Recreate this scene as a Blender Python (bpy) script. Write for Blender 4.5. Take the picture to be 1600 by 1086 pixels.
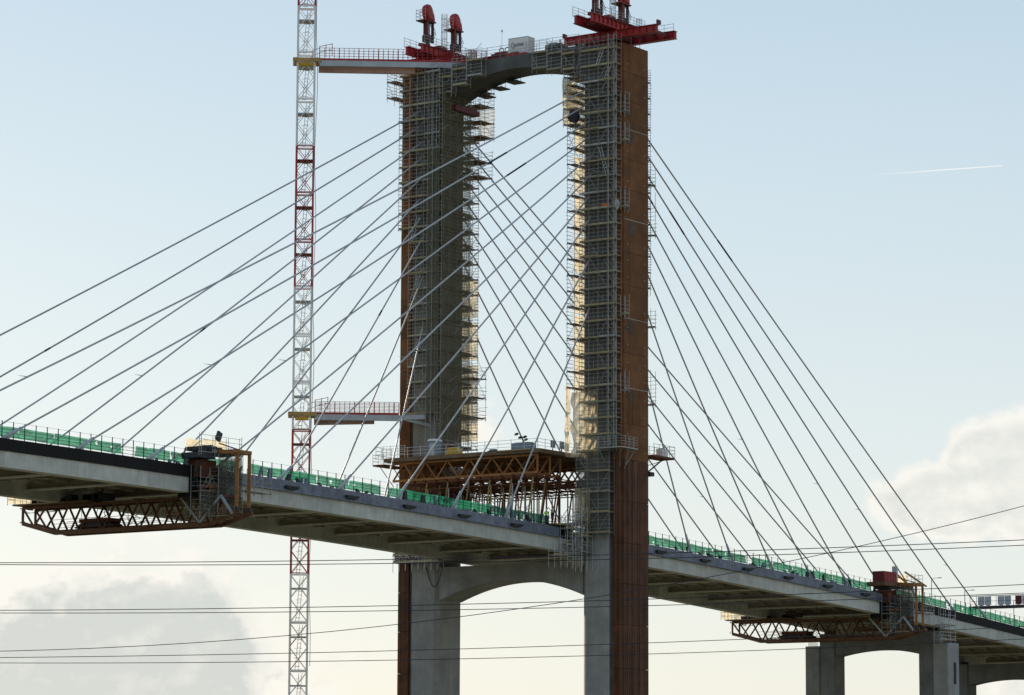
import bpy, math, random
from mathutils import Vector, Matrix
random.seed(7)
sc = bpy.context.scene
for o in list(bpy.data.objects): bpy.data.objects.remove(o)
COL = sc.collection
R = math.radians

# ------------------------------------------------------------------ camera, sky, sun, exposure
cam = bpy.data.cameras.new('camera'); camo = bpy.data.objects.new('camera', cam); COL.objects.link(camo)
cam.sensor_width = 36; cam.lens = 36*5215.47/1600; cam.clip_start = 1; cam.clip_end = 30000
r_ = Vector((0.5686447145983472, -0.8225704055576832, 0.004595264957850414))
u_ = Vector((-0.11660381789452826, -0.0750759861356173, 0.9903368850841539))
f_ = Vector((0.81427681915414, 0.563685660813217, 0.1386064124843539))
M = Matrix((r_, u_, -f_)).transposed().to_4x4(); M.translation = Vector((-339.858, -218.635, 1.7))
camo.matrix_world = M; sc.camera = camo

SUN_AZ, SUN_EL = 65.0, 17.0            # azimuth counter-clockwise from +X
world = bpy.data.worlds.new('World'); sc.world = world; world.use_nodes = True
wt = world.node_tree; wt.nodes.clear()
def wn(t, **k):
    n = wt.nodes.new(t)
    for a, b in k.items(): setattr(n, a, b)
    return n
def wl(a, b): wt.links.new(a, b)
def wmath(op, a, b=None, clamp=False):
    n = wn('ShaderNodeMath', operation=op, use_clamp=clamp)
    for i, v in enumerate((a, b)):
        if v is None: continue
        if hasattr(v, 'is_linked'): wl(v, n.inputs[i])
        else: n.inputs[i].default_value = v
    return n.outputs[0]
sky = wn('ShaderNodeTexSky', sky_type='NISHITA', sun_disc=False)
sky.sun_elevation = R(SUN_EL); sky.sun_rotation = R(90-SUN_AZ)
sky.altitude = 0; sky.air_density = 1.0; sky.dust_density = 0.6; sky.ozone_density = 1.4
tc = wn('ShaderNodeTexCoord'); sep = wn('ShaderNodeSeparateXYZ'); wl(tc.outputs['Generated'], sep.inputs[0])
zz = sep.outputs[2]
# bright high haze that whitens the sky towards the horizon, the same all the way round
vr = wn('ShaderNodeValToRGB'); wl(zz, vr.inputs[0]); el = vr.color_ramp.elements
el[0].position = 0.0; el[0].color = (.86, .86, .81, 1); el[1].position = 1.0; el[1].color = (.30, .42, .62, 1)
for p_, c_ in ((.05, (.85, .87, .84, 1)), (.11, (.80, .865, .875, 1)), (.18, (.69, .81, .87, 1)), (.25, (.57, .72, .84, 1)), (.45, (.42, .56, .74, 1))):
    e = el.new(p_); e.color = c_
vs = wn('ShaderNodeMixRGB', blend_type='MULTIPLY'); vs.inputs[0].default_value = 1; wl(vr.outputs[0], vs.inputs[1]); vs.inputs[2].default_value = (10, 10, 10, 1)
mixv = wn('ShaderNodeMixRGB'); mixv.inputs[0].default_value = .78; wl(sky.outputs[0], mixv.inputs[1]); wl(vs.outputs[0], mixv.inputs[2])
# cumulus: a band of noise clouds low in the sky, with a few larger heaps
noi = wn('ShaderNodeTexNoise', noise_dimensions='3D'); mp = wn('ShaderNodeMapping'); mp.inputs['Scale'].default_value = (1, 1, 1.5)
wl(tc.outputs['Generated'], mp.inputs[0]); wl(mp.outputs[0], noi.inputs['Vector'])
noi.inputs['Scale'].default_value = 44; noi.inputs['Detail'].default_value = 9; noi.inputs['Roughness'].default_value = 0.62; noi.inputs['Distortion'].default_value = .12
def heap(d, rad, squash, amp=1.0):
    s = wn('ShaderNodeVectorMath', operation='SUBTRACT'); wl(tc.outputs['Generated'], s.inputs[0]); s.inputs[1].default_value = d
    m = wn('ShaderNodeVectorMath', operation='MULTIPLY'); wl(s.outputs[0], m.inputs[0]); m.inputs[1].default_value = (1, 1, squash)
    l = wn('ShaderNodeVectorMath', operation='LENGTH'); wl(m.outputs[0], l.inputs[0])
    return wmath('MULTIPLY', wmath('SUBTRACT', 1.0, wmath('DIVIDE', l.outputs['Value'], rad)), amp)
hs = [heap((.7525, .6570, .0340), .064, 1.35), heap((.735, .677, .044), .032, 1.3, .7), heap((.889, .445, .1035), .015, 1.1), heap((.8955, .4300, .0985), .025, 1.1),
      heap((.884, .457, .0925), .027, 2.0), heap((.792, .607, .047), .022, 2.2, .22), heap((.811, .572, .113), .014, 2.2, .20), heap((.898, .438, .037), .012, 1.3, .4),
      heap((.60, .80, .07), .09, 1.5), heap((.45, .89, .10), .11, 1.5), heap((.95, .30, .08), .06, 1.6), heap((.99, .1, .1), .10, 1.6),
      heap((-.7, .7, .1), .15, 1.5), heap((-.3, .95, .12), .14, 1.5), heap((-.8, -.6, .12), .2, 1.5), heap((.3, -.95, .1), .16, 1.5), heap((.75, -.66, .1), .14, 1.5), heap((-.99, .1, .1), .15, 1.5)]
h = hs[0]
for k in hs[1:]: h = wmath('MAXIMUM', h, k)
nz = wmath('MULTIPLY', wmath('SUBTRACT', noi.outputs['Fac'], 0.5), 2.6)
dens = wmath('ADD', wmath('MULTIPLY', h, 2.4), nz)
mask = wn('ShaderNodeMapRange', interpolation_type='SMOOTHSTEP'); wl(dens, mask.inputs[0])
mask.inputs[1].default_value = -0.02; mask.inputs[2].default_value = 0.55
core = wn('ShaderNodeMapRange', interpolation_type='SMOOTHSTEP'); wl(dens, core.inputs[0])
core.inputs[1].default_value = 0.45; core.inputs[2].default_value = 0.95
# the nearer the sun, the more a cloud's core stands in its own shade with a bright rim
dt = wn('ShaderNodeVectorMath', operation='DOT_PRODUCT'); wl(tc.outputs['Generated'], dt.inputs[0]); dt.inputs[1].default_value = (math.cos(R(SUN_AZ)), math.sin(R(SUN_AZ)), 0)
bk = wn('ShaderNodeMapRange', interpolation_type='SMOOTHSTEP'); wl(dt.outputs['Value'], bk.inputs[0]); bk.inputs[1].default_value = .74; bk.inputs[2].default_value = .90; bk.inputs[3].default_value = .30; bk.inputs[4].default_value = 1.0
off = wn('ShaderNodeVectorMath', operation='ADD'); wl(mp.outputs[0], off.inputs[0]); off.inputs[1].default_value = (-.0035, .0060, .0065)
noi2 = wn('ShaderNodeTexNoise'); wl(off.outputs[0], noi2.inputs['Vector'])
for k_ in ('Scale', 'Detail', 'Roughness', 'Distortion'): noi2.inputs[k_].default_value = noi.inputs[k_].default_value
bil = wmath('MULTIPLY', wmath('SUBTRACT', noi2.outputs['Fac'], noi.outputs['Fac']), 1.9)
ccol = wn('ShaderNodeMixRGB'); ccol.use_clamp = False; wl(wmath('ADD', bil, wmath('MULTIPLY', core.outputs[0], bk.outputs[0]), True), ccol.inputs[0])
ccol.inputs[1].default_value = (9.8, 9.5, 8.8, 1); ccol.inputs[2].default_value = (6.35, 6.65, 6.4, 1)
mixc = wn('ShaderNodeMixRGB'); wl(wmath('MULTIPLY', mask.outputs[0], 0.85), mixc.inputs[0]); wl(mixv.outputs[0], mixc.inputs[1]); wl(ccol.outputs[0], mixc.inputs[2])
# a vapour trail high in the sky
dA, dB = Vector((.8641, .4665, .189)).normalized(), Vector((.8807, .4335, .1909)).normalized()
nrm = dA.cross(dB).normalized(); tng = nrm.cross(dA).normalized(); tl_ = dB.dot(tng)
def wdot(v):
    n = wn('ShaderNodeVectorMath', operation='DOT_PRODUCT'); wl(tc.outputs['Generated'], n.inputs[0]); n.inputs[1].default_value = v; return n.outputs['Value']
al = wmath('DIVIDE', wdot(tng), tl_)
wd = wmath('ADD', wmath('MULTIPLY', al, -.00012), .00034)
prof = wmath('SUBTRACT', 1.0, wmath('DIVIDE', wmath('ABSOLUTE', wdot(nrm)), wd), True)
ramp = wn('ShaderNodeMapRange'); wl(al, ramp.inputs[0]); ramp.inputs[1].default_value = -.05; ramp.inputs[2].default_value = .55
endc = wmath('LESS_THAN', al, 1.0); ahead = wmath('GREATER_THAN', wdot(dA), .5)
tr_ = wmath('MULTIPLY', wmath('MULTIPLY', wmath('MULTIPLY', prof, ramp.outputs[0]), endc), ahead)
mixt = wn('ShaderNodeMixRGB'); wl(wmath('MULTIPLY', tr_, 1.0, True), mixt.inputs[0]); wl(mixc.outputs[0], mixt.inputs[1]); mixt.inputs[2].default_value = (9.6, 9.6, 9.5, 1)
bg = wn('ShaderNodeBackground'); wl(mixt.outputs[0], bg.inputs[0]); bg.inputs[1].default_value = 0.1
wo = wn('ShaderNodeOutputWorld'); wl(bg.outputs[0], wo.inputs[0])

sl = bpy.data.lights.new('sun', 'SUN'); sl.energy = 4.4; sl.angle = R(0.5); sl.color = (1.0, 0.84, 0.62)
so = bpy.data.objects.new('sun', sl); COL.objects.link(so)
sd = Vector((math.cos(R(SUN_AZ))*math.cos(R(SUN_EL)), math.sin(R(SUN_AZ))*math.cos(R(SUN_EL)), math.sin(R(SUN_EL))))
so.rotation_euler = sd.to_track_quat('Z', 'Y').to_euler(); so.location = sd*800
sc.view_settings.view_transform = 'Standard'; sc.view_settings.look = 'None'; sc.view_settings.exposure = 0.0; sc.view_settings.gamma = 1
sc.view_settings.use_curve_mapping = False

# ------------------------------------------------------------------ materials
MATS = {}
def mat(name, col, rough=.7, metal=0, var=.0, scale=1.0, stretch=(1, 1, 1), col2=None, bump=0, streak=0, streakcol=(.5, .5, .48), spec=.3):
    """principled with large + fine noise variation, optional vertical streaks (stains running down)"""
    m = bpy.data.materials.new(name); m.use_nodes = True; t = m.node_tree; p = t.nodes['Principled BSDF']
    p.inputs['Roughness'].default_value = rough; p.inputs['Metallic'].default_value = metal; p.inputs['Specular IOR Level'].default_value = spec
    co = t.nodes.new('ShaderNodeTexCoord'); mpn = t.nodes.new('ShaderNodeMapping'); mpn.inputs['Scale'].default_value = stretch
    g = t.nodes.new('ShaderNodeNewGeometry'); t.links.new(g.outputs['Position'], mpn.inputs[0])
    out = None
    if var > 0:
        n = t.nodes.new('ShaderNodeTexNoise'); n.inputs['Scale'].default_value = scale; n.inputs['Detail'].default_value = 8; n.inputs['Roughness'].default_value = .65
        t.links.new(mpn.outputs[0], n.inputs['Vector'])
        rp = t.nodes.new('ShaderNodeValToRGB'); t.links.new(n.outputs['Fac'], rp.inputs[0])
        rp.color_ramp.elements[0].position = .3; rp.color_ramp.elements[1].position = .7
        c2 = col2 or tuple(c*(1-var) for c in col)
        rp.color_ramp.elements[0].color = (*c2, 1); rp.color_ramp.elements[1].color = (*[min(1, c*(1+var*.4)) for c in col], 1)
        out = rp.outputs[0]
        if streak:
            n2 = t.nodes.new('ShaderNodeTexNoise'); mp2 = t.nodes.new('ShaderNodeMapping'); mp2.inputs['Scale'].default_value = (3.2, 3.2, .035)
            t.links.new(g.outputs['Position'], mp2.inputs[0]); t.links.new(mp2.outputs[0], n2.inputs['Vector']); n2.inputs['Scale'].default_value = 1; n2.inputs['Detail'].default_value = 5
            r2 = t.nodes.new('ShaderNodeValToRGB'); r2.color_ramp.elements[0].position = .47; r2.color_ramp.elements[1].position = .68
            r2.color_ramp.elements[0].color = (0, 0, 0, 1); r2.color_ramp.elements[1].color = (streak, streak, streak, 1)
            t.links.new(n2.outputs['Fac'], r2.inputs[0])
            mx = t.nodes.new('ShaderNodeMixRGB'); t.links.new(r2.outputs[0], mx.inputs[0]); t.links.new(out, mx.inputs[1]); mx.inputs[2].default_value = (*streakcol, 1)
            out = mx.outputs[0]
        if bump:
            b = t.nodes.new('ShaderNodeBump'); b.inputs['Strength'].default_value = bump; b.inputs['Distance'].default_value = .05
            t.links.new(n.outputs['Fac'], b.inputs['Height']); t.links.new(b.outputs[0], p.inputs['Normal'])
        oi = t.nodes.new('ShaderNodeObjectInfo'); rg = t.nodes.new('ShaderNodeMapRange'); t.links.new(oi.outputs['Random'], rg.inputs[0]); rg.inputs[3].default_value = .86; rg.inputs[4].default_value = 1.12
        vm = t.nodes.new('ShaderNodeVectorMath'); vm.operation = 'SCALE'; t.links.new(out, vm.inputs[0]); t.links.new(rg.outputs[0], vm.inputs['Scale'])
        t.links.new(vm.outputs[0], p.inputs['Base Color'])
    else: p.inputs['Base Color'].default_value = (*col, 1)
    MATS[name] = m; return m
def sheet(name, col, trans=.5, hole=0, holescale=4., alpha=0.0, var=.3):
    """thin woven sheeting: light passes through it; optional holes and a see-through weave"""
    m = bpy.data.materials.new(name); m.use_nodes = True; t = m.node_tree; t.nodes.clear()
    o = t.nodes.new('ShaderNodeOutputMaterial'); d = t.nodes.new('ShaderNodeBsdfDiffuse'); tr = t.nodes.new('ShaderNodeBsdfTranslucent'); tp = t.nodes.new('ShaderNodeBsdfTransparent')
    g = t.nodes.new('ShaderNodeNewGeometry'); n = t.nodes.new('ShaderNodeTexNoise'); n.inputs['Scale'].default_value = .9; n.inputs['Detail'].default_value = 6
    t.links.new(g.outputs['Position'], n.inputs['Vector'])
    rp = t.nodes.new('ShaderNodeValToRGB'); rp.color_ramp.elements[0].position = .3; rp.color_ramp.elements[1].position = .7
    rp.color_ramp.elements[0].color = (*[c*(1-var) for c in col], 1); rp.color_ramp.elements[1].color = (*col, 1)
    t.links.new(n.outputs['Fac'], rp.inputs[0])
    t.links.new(rp.outputs[0], d.inputs[0]); t.links.new(rp.outputs[0], tr.inputs[0])
    mx = t.nodes.new('ShaderNodeMixShader'); mx.inputs[0].default_value = trans; t.links.new(d.outputs[0], mx.inputs[1]); t.links.new(tr.outputs[0], mx.inputs[2])
    m2 = t.nodes.new('ShaderNodeMixShader'); t.links.new(mx.outputs[0], m2.inputs[1]); t.links.new(tp.outputs[0], m2.inputs[2]); m2.inputs[0].default_value = alpha
    if hole:
        v = t.nodes.new('ShaderNodeTexVoronoi'); v.inputs['Scale'].default_value = holescale; t.links.new(g.outputs['Position'], v.inputs['Vector'])
        c = t.nodes.new('ShaderNodeMath'); c.operation = 'LESS_THAN'; t.links.new(v.outputs['Distance'], c.inputs[0]); c.inputs[1].default_value = hole
        mxx = t.nodes.new('ShaderNodeMath'); mxx.operation = 'MAXIMUM'; t.links.new(c.outputs[0], mxx.inputs[0]); mxx.inputs[1].default_value = alpha
        t.links.new(mxx.outputs[0], m2.inputs[0])
    t.links.new(m2.outputs[0], o.inputs[0]); MATS[name] = m; return m

mat('concrete', (.34, .34, .325), .85, var=.35, scale=.35, bump=.15, streak=.45, streakcol=(.22, .235, .24))
mat('concrete_soffit', (.33, .295, .23), .9, var=.3, scale=.3, bump=.1)
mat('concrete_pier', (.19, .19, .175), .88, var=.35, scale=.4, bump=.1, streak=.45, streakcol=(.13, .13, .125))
mat('concrete_mid', (.24, .23, .195), .88, var=.35, scale=.4, bump=.1, streak=.4, streakcol=(.17, .165, .15))
mat('concrete_new', (.55, .54, .48), .85, var=.25, scale=.6, bump=.1, streak=.35, streakcol=(.33, .325, .30))
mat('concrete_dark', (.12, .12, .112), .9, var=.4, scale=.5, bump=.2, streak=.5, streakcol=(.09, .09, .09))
mat('corten', (.215, .090, .030), .8, var=.5, scale=.32, streak=.45, streakcol=(.15, .058, .022), bump=.12)
mat('corten_old', (.105, .036, .015), .75, var=.65, scale=.35, streak=.5, streakcol=(.225, .125, .075), bump=.15)
mat('corten_patch', (.12, .075, .045), .7, var=.5, scale=2.2)
mat('galvanised', (.36, .355, .325), .45, .35, var=.25, scale=2)
mat('galvanised_bright', (.55, .56, .56), .4, .4, var=.2, scale=2)
mat('timber', (.40, .31, .15), .8, var=.45, scale=1.2)
mat('timber_grey', (.27, .24, .17), .85, var=.4, scale=1.2)
mat('timber_pale', (.46, .40, .24), .8, var=.4, scale=1)
mat('timber_dark', (.20, .13, .075), .85, var=.4, scale=1)
mat('orange_paint', (.36, .155, .045), .6, var=.45, scale=.8)
mat('truss_paint_shaded', (.17, .080, .036), .6, var=.5, scale=.8)  # orange truss paint, darkened to carry the shadow under the deck
mat('truss_rust', (.15, .045, .02), .75, var=.5, scale=.8)
mat('prop_ochre', (.33, .25, .08), .6, var=.3, scale=1)
mat('red_paint', (.40, .028, .03), .42, var=.3, scale=.6)
mat('red_dark', (.13, .012, .014), .5, var=.3, scale=1)
mat('white_paint', (.84, .82, .77), .4, var=.12, scale=.8)
mat('mast_red', (.40, .03, .03), .4, var=.2, scale=.8)
mat('amber_paint', (.42, .27, .09), .5, var=.25, scale=1)
mat('cable_sheath', (.43, .44, .435), .38, var=.08, scale=.5)
mat('black_wrap', (.018, .018, .022), .6, var=.4, scale=2)
mat('black_mesh', (.008, .0072, .007), .75, var=.6, scale=2.5)
mat('steel_blue', (.185, .21, .265), .5, .2, var=.45, scale=.9, streak=.45, streakcol=(.12, .125, .14))
mat('steel_grey', (.45, .48, .50), .5, .3, var=.2, scale=.8)
mat('beam_pink', (.45, .30, .26), .6, var=.2, scale=.8)
mat('dark_steel', (.05, .05, .052), .6, .2, var=.4, scale=1.5)
mat('cabin_blue', (.25, .32, .36), .55, var=.15, scale=1)
mat('cabin_white', (.78, .78, .76), .5, var=.1, scale=.7)
mat('yellow_plant', (.62, .38, .03), .5, var=.2, scale=2)
mat('print_dark', (.03, .03, .04), .6)
mat('print_red', (.55, .06, .03), .6)
mat('hivis', (.35, .75, .06), .7, var=.2, scale=4)
mat('orange_cloth', (.75, .18, .03), .8, var=.2, scale=4)
mat('cloth_dark', (.025, .028, .035), .85, var=.3, scale=4)
mat('skin', (.45, .27, .19), .6, var=.1, scale=6)
mat('sign_grey', (.38, .42, .45), .5, var=.15, scale=1)
mat('grass', (.19, .17, .12), .95, var=.5, scale=.05, col2=(.09, .10, .045))
mat('asphalt', (.05, .05, .05), .9, var=.3, scale=.5)
mat('wire', (.035, .035, .04), .5)
mat('black_rubber', (.015, .015, .015), .6)
sheet('net_green', (.04, .34, .20), .75, hole=.16, holescale=.75, alpha=.10, var=.6)
sheet('sheet_cream', (.88, .77, .53), .78, alpha=.16, var=.22)
sheet('sheet_white', (.88, .88, .82), .75, alpha=.35, var=.2)
sheet('net_brown', (.25, .235, .155), .4, alpha=.42, var=.3)
sheet('net_grey', (.15, .15, .125), .35, alpha=.42, var=.3)
sheet('vapour', (.95, .95, .95), .5, alpha=.45, var=.05)

# ------------------------------------------------------------------ mesh builder
LOC = {}
class MB:
    def __init__(s): s.v = []; s.f = []
    def box(s, a, b):
        x0, y0, z0 = (min(a[i], b[i]) for i in range(3)); x1, y1, z1 = (max(a[i], b[i]) for i in range(3)); n = len(s.v)
        s.v += [(x0, y0, z0), (x1, y0, z0), (x1, y1, z0), (x0, y1, z0), (x0, y0, z1), (x1, y0, z1), (x1, y1, z1), (x0, y1, z1)]
        s.f += [tuple(n+i for i in q) for q in ((0, 3, 2, 1), (4, 5, 6, 7), (0, 1, 5, 4), (1, 2, 6, 5), (2, 3, 7, 6), (3, 0, 4, 7))]; return s
    def bar(s, p, q, w, h=None, up=None, caps=True):
        p = Vector(p); q = Vector(q); d = (q-p)
        if d.length < 1e-6: return s
        d.normalize(); h = h or w
        a = Vector(up) if up else (Vector((0, 0, 1)) if abs(d.z) < .95 else Vector((1, .3, 0)))
        e1 = d.cross(a).normalized()*w/2; e2 = e1.cross(d).normalized()*h/2; n = len(s.v)
        for c in (p, q): s.v += [tuple(c+e1+e2), tuple(c-e1+e2), tuple(c-e1-e2), tuple(c+e1-e2)]
        s.f += [tuple(n+i for i in t) for t in ((0, 1, 5, 4), (1, 2, 6, 5), (2, 3, 7, 6), (3, 0, 4, 7))]
        if caps: s.f += [(n+3, n+2, n+1, n), (n+4, n+5, n+6, n+7)]
        return s
    def tube(s, pts, r, n=8, r2=None):
        pts = [Vector(p) for p in pts]; k = len(s.v); m = len(pts)
        for i, p in enumerate(pts):
            d = (pts[min(i+1, m-1)]-pts[max(i-1, 0)]).normalized(); a = Vector((0, 0, 1)) if abs(d.z) < .95 else Vector((1, 0, 0))
            e1 = d.cross(a).normalized(); e2 = e1.cross(d); rr = r if r2 is None else r+(r2-r)*i/(m-1)
            for j in range(n):
                t = 2*math.pi*j/n; s.v.append(tuple(p+e1*rr*math.cos(t)+e2*rr*math.sin(t)))
        for i in range(m-1):
            for j in range(n): s.f.append((k+i*n+j, k+i*n+(j+1) % n, k+(i+1)*n+(j+1) % n, k+(i+1)*n+j))
        s.f.append(tuple(k+j for j in range(n))[::-1]); s.f.append(tuple(k+(m-1)*n+j for j in range(n))); return s
    def prism(s, poly, e):
        """poly: list of 3D points, extruded by vector e"""
        n = len(s.v); k = len(poly); e = Vector(e)
        s.v += [tuple(p) for p in poly]+[tuple(Vector(p)+e) for p in poly]
        s.f.append(tuple(range(n, n+k))[::-1]); s.f.append(tuple(range(n+k, n+2*k)))
        for i in range(k): j = (i+1) % k; s.f.append((n+i, n+j, n+k+j, n+k+i))
        return s
    def grid(s, fn, nu, nv):
        n = len(s.v)
        for i in range(nu+1):
            for j in range(nv+1): s.v.append(tuple(fn(i/nu, j/nv)))
        for i in range(nu):
            for j in range(nv):
                a = n+i*(nv+1)+j; s.f.append((a, a+nv+1, a+nv+2, a+1))
        return s
    def mesh(s, name, m, off=(0, 0, 0)):
        me = bpy.data.meshes.new(name); o = Vector(off)
        me.from_pydata([tuple(Vector(v)-o) for v in s.v], [], s.f); me.materials.append(MATS[m]); me.update()
        import bmesh
        b = bmesh.new(); b.from_mesh(me); bmesh.ops.recalc_face_normals(b, faces=b.faces); b.to_mesh(me); b.free()
        return me
    def build(s, name, m, parent=None, loc=None, smooth=False, **props):
        off = LOC.get(parent.name, Vector()) if parent else Vector(loc or (0, 0, 0))
        me = s.mesh(name, m, off); o = bpy.data.objects.new(name, me); COL.objects.link(o)
        if smooth:
            for p in me.polygons: p.use_smooth = True
        if parent: o.parent = parent; LOC[o.name] = off
        else: o.location = off; LOC[o.name] = off
        for k, v in props.items(): o[k] = v
        return o
def inst(name, me, parent, at, **props):
    """a part that shares mesh data with its like; 'at' in world coordinates"""
    o = bpy.data.objects.new(name, me); COL.objects.link(o); o.parent = parent; o.location = Vector(at)-LOC[parent.name]
    for k, v in props.items(): o[k] = v
    return o
def thing(name, label, cat, loc, group=None):
    o = bpy.data.objects.new(name, None); COL.objects.link(o); o.location = loc; o.empty_display_size = .5
    LOC[o.name] = Vector(loc); o['label'] = label; o['category'] = cat
    if group: o['group'] = group
    return o
def single(mb, name, m, label, cat, loc, group=None, smooth=False, **kw):
    o = mb.build(name, m, loc=loc, smooth=smooth); o['label'] = label; o['category'] = cat
    if group: o['group'] = group
    for k, v in kw.items(): o[k] = v
    return o
ORD = ['longest', 'second longest', 'third longest', 'fourth longest', 'fifth longest', 'sixth longest', 'seventh longest', 'eighth longest', 'second shortest', 'shortest']

# ------------------------------------------------------------------ setting: ground
g = MB(); g.grid(lambda a, b: (-6000+12000*a, -6000+12000*b, 0), 6, 6)
gr = g.build('ground', 'grass'); gr['kind'] = 'structure'

zb = lambda X: 33.33-.0317*X-1.41e-4*X*X       # underside of the deck edge girder
W, D, YI, HT = 6.15, 5.46, 27.81, 96.4; YO = YI+W
XK = [-112+10.76*k for k in range(-3, 36)]

# ------------------------------------------------------------------ bridge tower
tw = thing('bridge_tower', 'tall H-shaped bridge tower with rust-brown steel sides and two concrete crossbeams', 'bridge tower', (2.7, 17, 0))
c = .55
for near in (1, 0):
    y = (lambda t: t) if near else (lambda t: YO-t)
    pts = [(0, y(2.1)), (0, y(W-c)), (c, y(W)), (D-c, y(W)), (D, y(W-c)), (D, y(2.1))]
    lo = 51.4 if near else 37.0
    MB().prism([(a, b, -1) for a, b in pts], (0, 0, lo+1)).build('concrete_leg', 'concrete', tw, label='plain streaked lower concrete of the %s leg' % ('near' if near else 'far'))
    zs_ = 51.4 if near else 71.0
    if not near: MB().prism([(a, b, 37.0) for a, b in pts], (0, 0, 34.0)).build('concrete_leg', 'concrete_mid', tw, label='tan middle concrete of the far leg behind its scaffold')
    MB().prism([(a, b, zs_) for a, b in pts], (0, 0, 96.6-zs_)).build('concrete_leg', 'concrete_dark', tw, label='upper concrete of the %s leg, coloured dark for the shade behind its scaffold' % ('near' if near else 'far'))  # dark concrete tone stands in for shade behind the scaffold
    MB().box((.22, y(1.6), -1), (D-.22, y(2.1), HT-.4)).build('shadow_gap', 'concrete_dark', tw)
    js = [-1, 14, 24.5, 34.4, 44.6, 53.4, 62.0, 74.3, 85.6, HT]
    main = set(js); js = sorted(set(js) | {round(p_+(q_-p_)*k_/max(1, round((q_-p_)/4.2)), 2) for p_, q_ in zip(js[:-1], js[1:]) for k_ in range(1, max(1, round((q_-p_)/4.2)))})
    for a, b in zip(js[:-1], js[1:]):
        m = 'corten_old' if b < 45 else 'corten'
        p = MB().box((-.05, y(-.02), a+.02), (D+.05, y(1.65), b-.02)).build('steel_panel', m, tw)
        if a > 40 and near:
            for xx in (.8, D-.8):
                for q in range(max(1, int((b-a)/2.05))):
                    MB().box((xx-.05, -.06, a+1+2.1*q), (xx+.05, -.02, a+1.1+2.1*q)).build('tie_bolt', 'galvanised_bright', p)
            if not near: continue
            MB().box((1.15, -.034, a+.02), (1.2, -.02, b-.02)).build('seam', 'corten_old', p)
            if b not in main or b > 96: continue
            q0 = 1.2+random.random(); MB().prism([(q0+.9*math.cos(R(w_))*(1+.25*math.sin(w_*.07)), -.026, b-1.0+.9*math.sin(R(w_))*(1+.2*math.cos(w_*.11))) for w_ in range(0, 360, 24)], (0, .006, 0)).build('joint_patch', 'corten_patch', p); MB().box((0, -.045, b-.03), (D, -.02, b+.03)).build('joint_strip', 'concrete_new', p)
        if b < 60 and near:                                    # ribs that run down the lower face
            for xx in (.75, 1.9, 3.4): MB().box((xx, -.06, a+.02), (xx+.1, -.02, b-.02)).build('rib', m, p)
def arch(name, m, x0, x1, top, fz, y0, y1, n=24):
    mb = MB(); ys = [y0+(y1-y0)*i/n for i in range(n+1)]
    mb.prism([(x0, t, fz(t)) for t in ys]+[(x0, y1, top), (x0, y0, top)], (x1-x0, 0, 0)); return mb.build(name, m, tw)
arch('crossbeam', 'concrete_dark', .35, D-.35, 97.0, lambda t: 95.3-.0235*(t-17)**2, W, YI)['label'] = 'upper crossbeam joining the leg tops over a shallow arch'
arch('crossbeam', 'concrete', .3, D-.3, 32.5, lambda t: 30.5-.0186*(t-17)**2, W, YI)['label'] = 'lower arched crossbeam carrying the deck'

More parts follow.
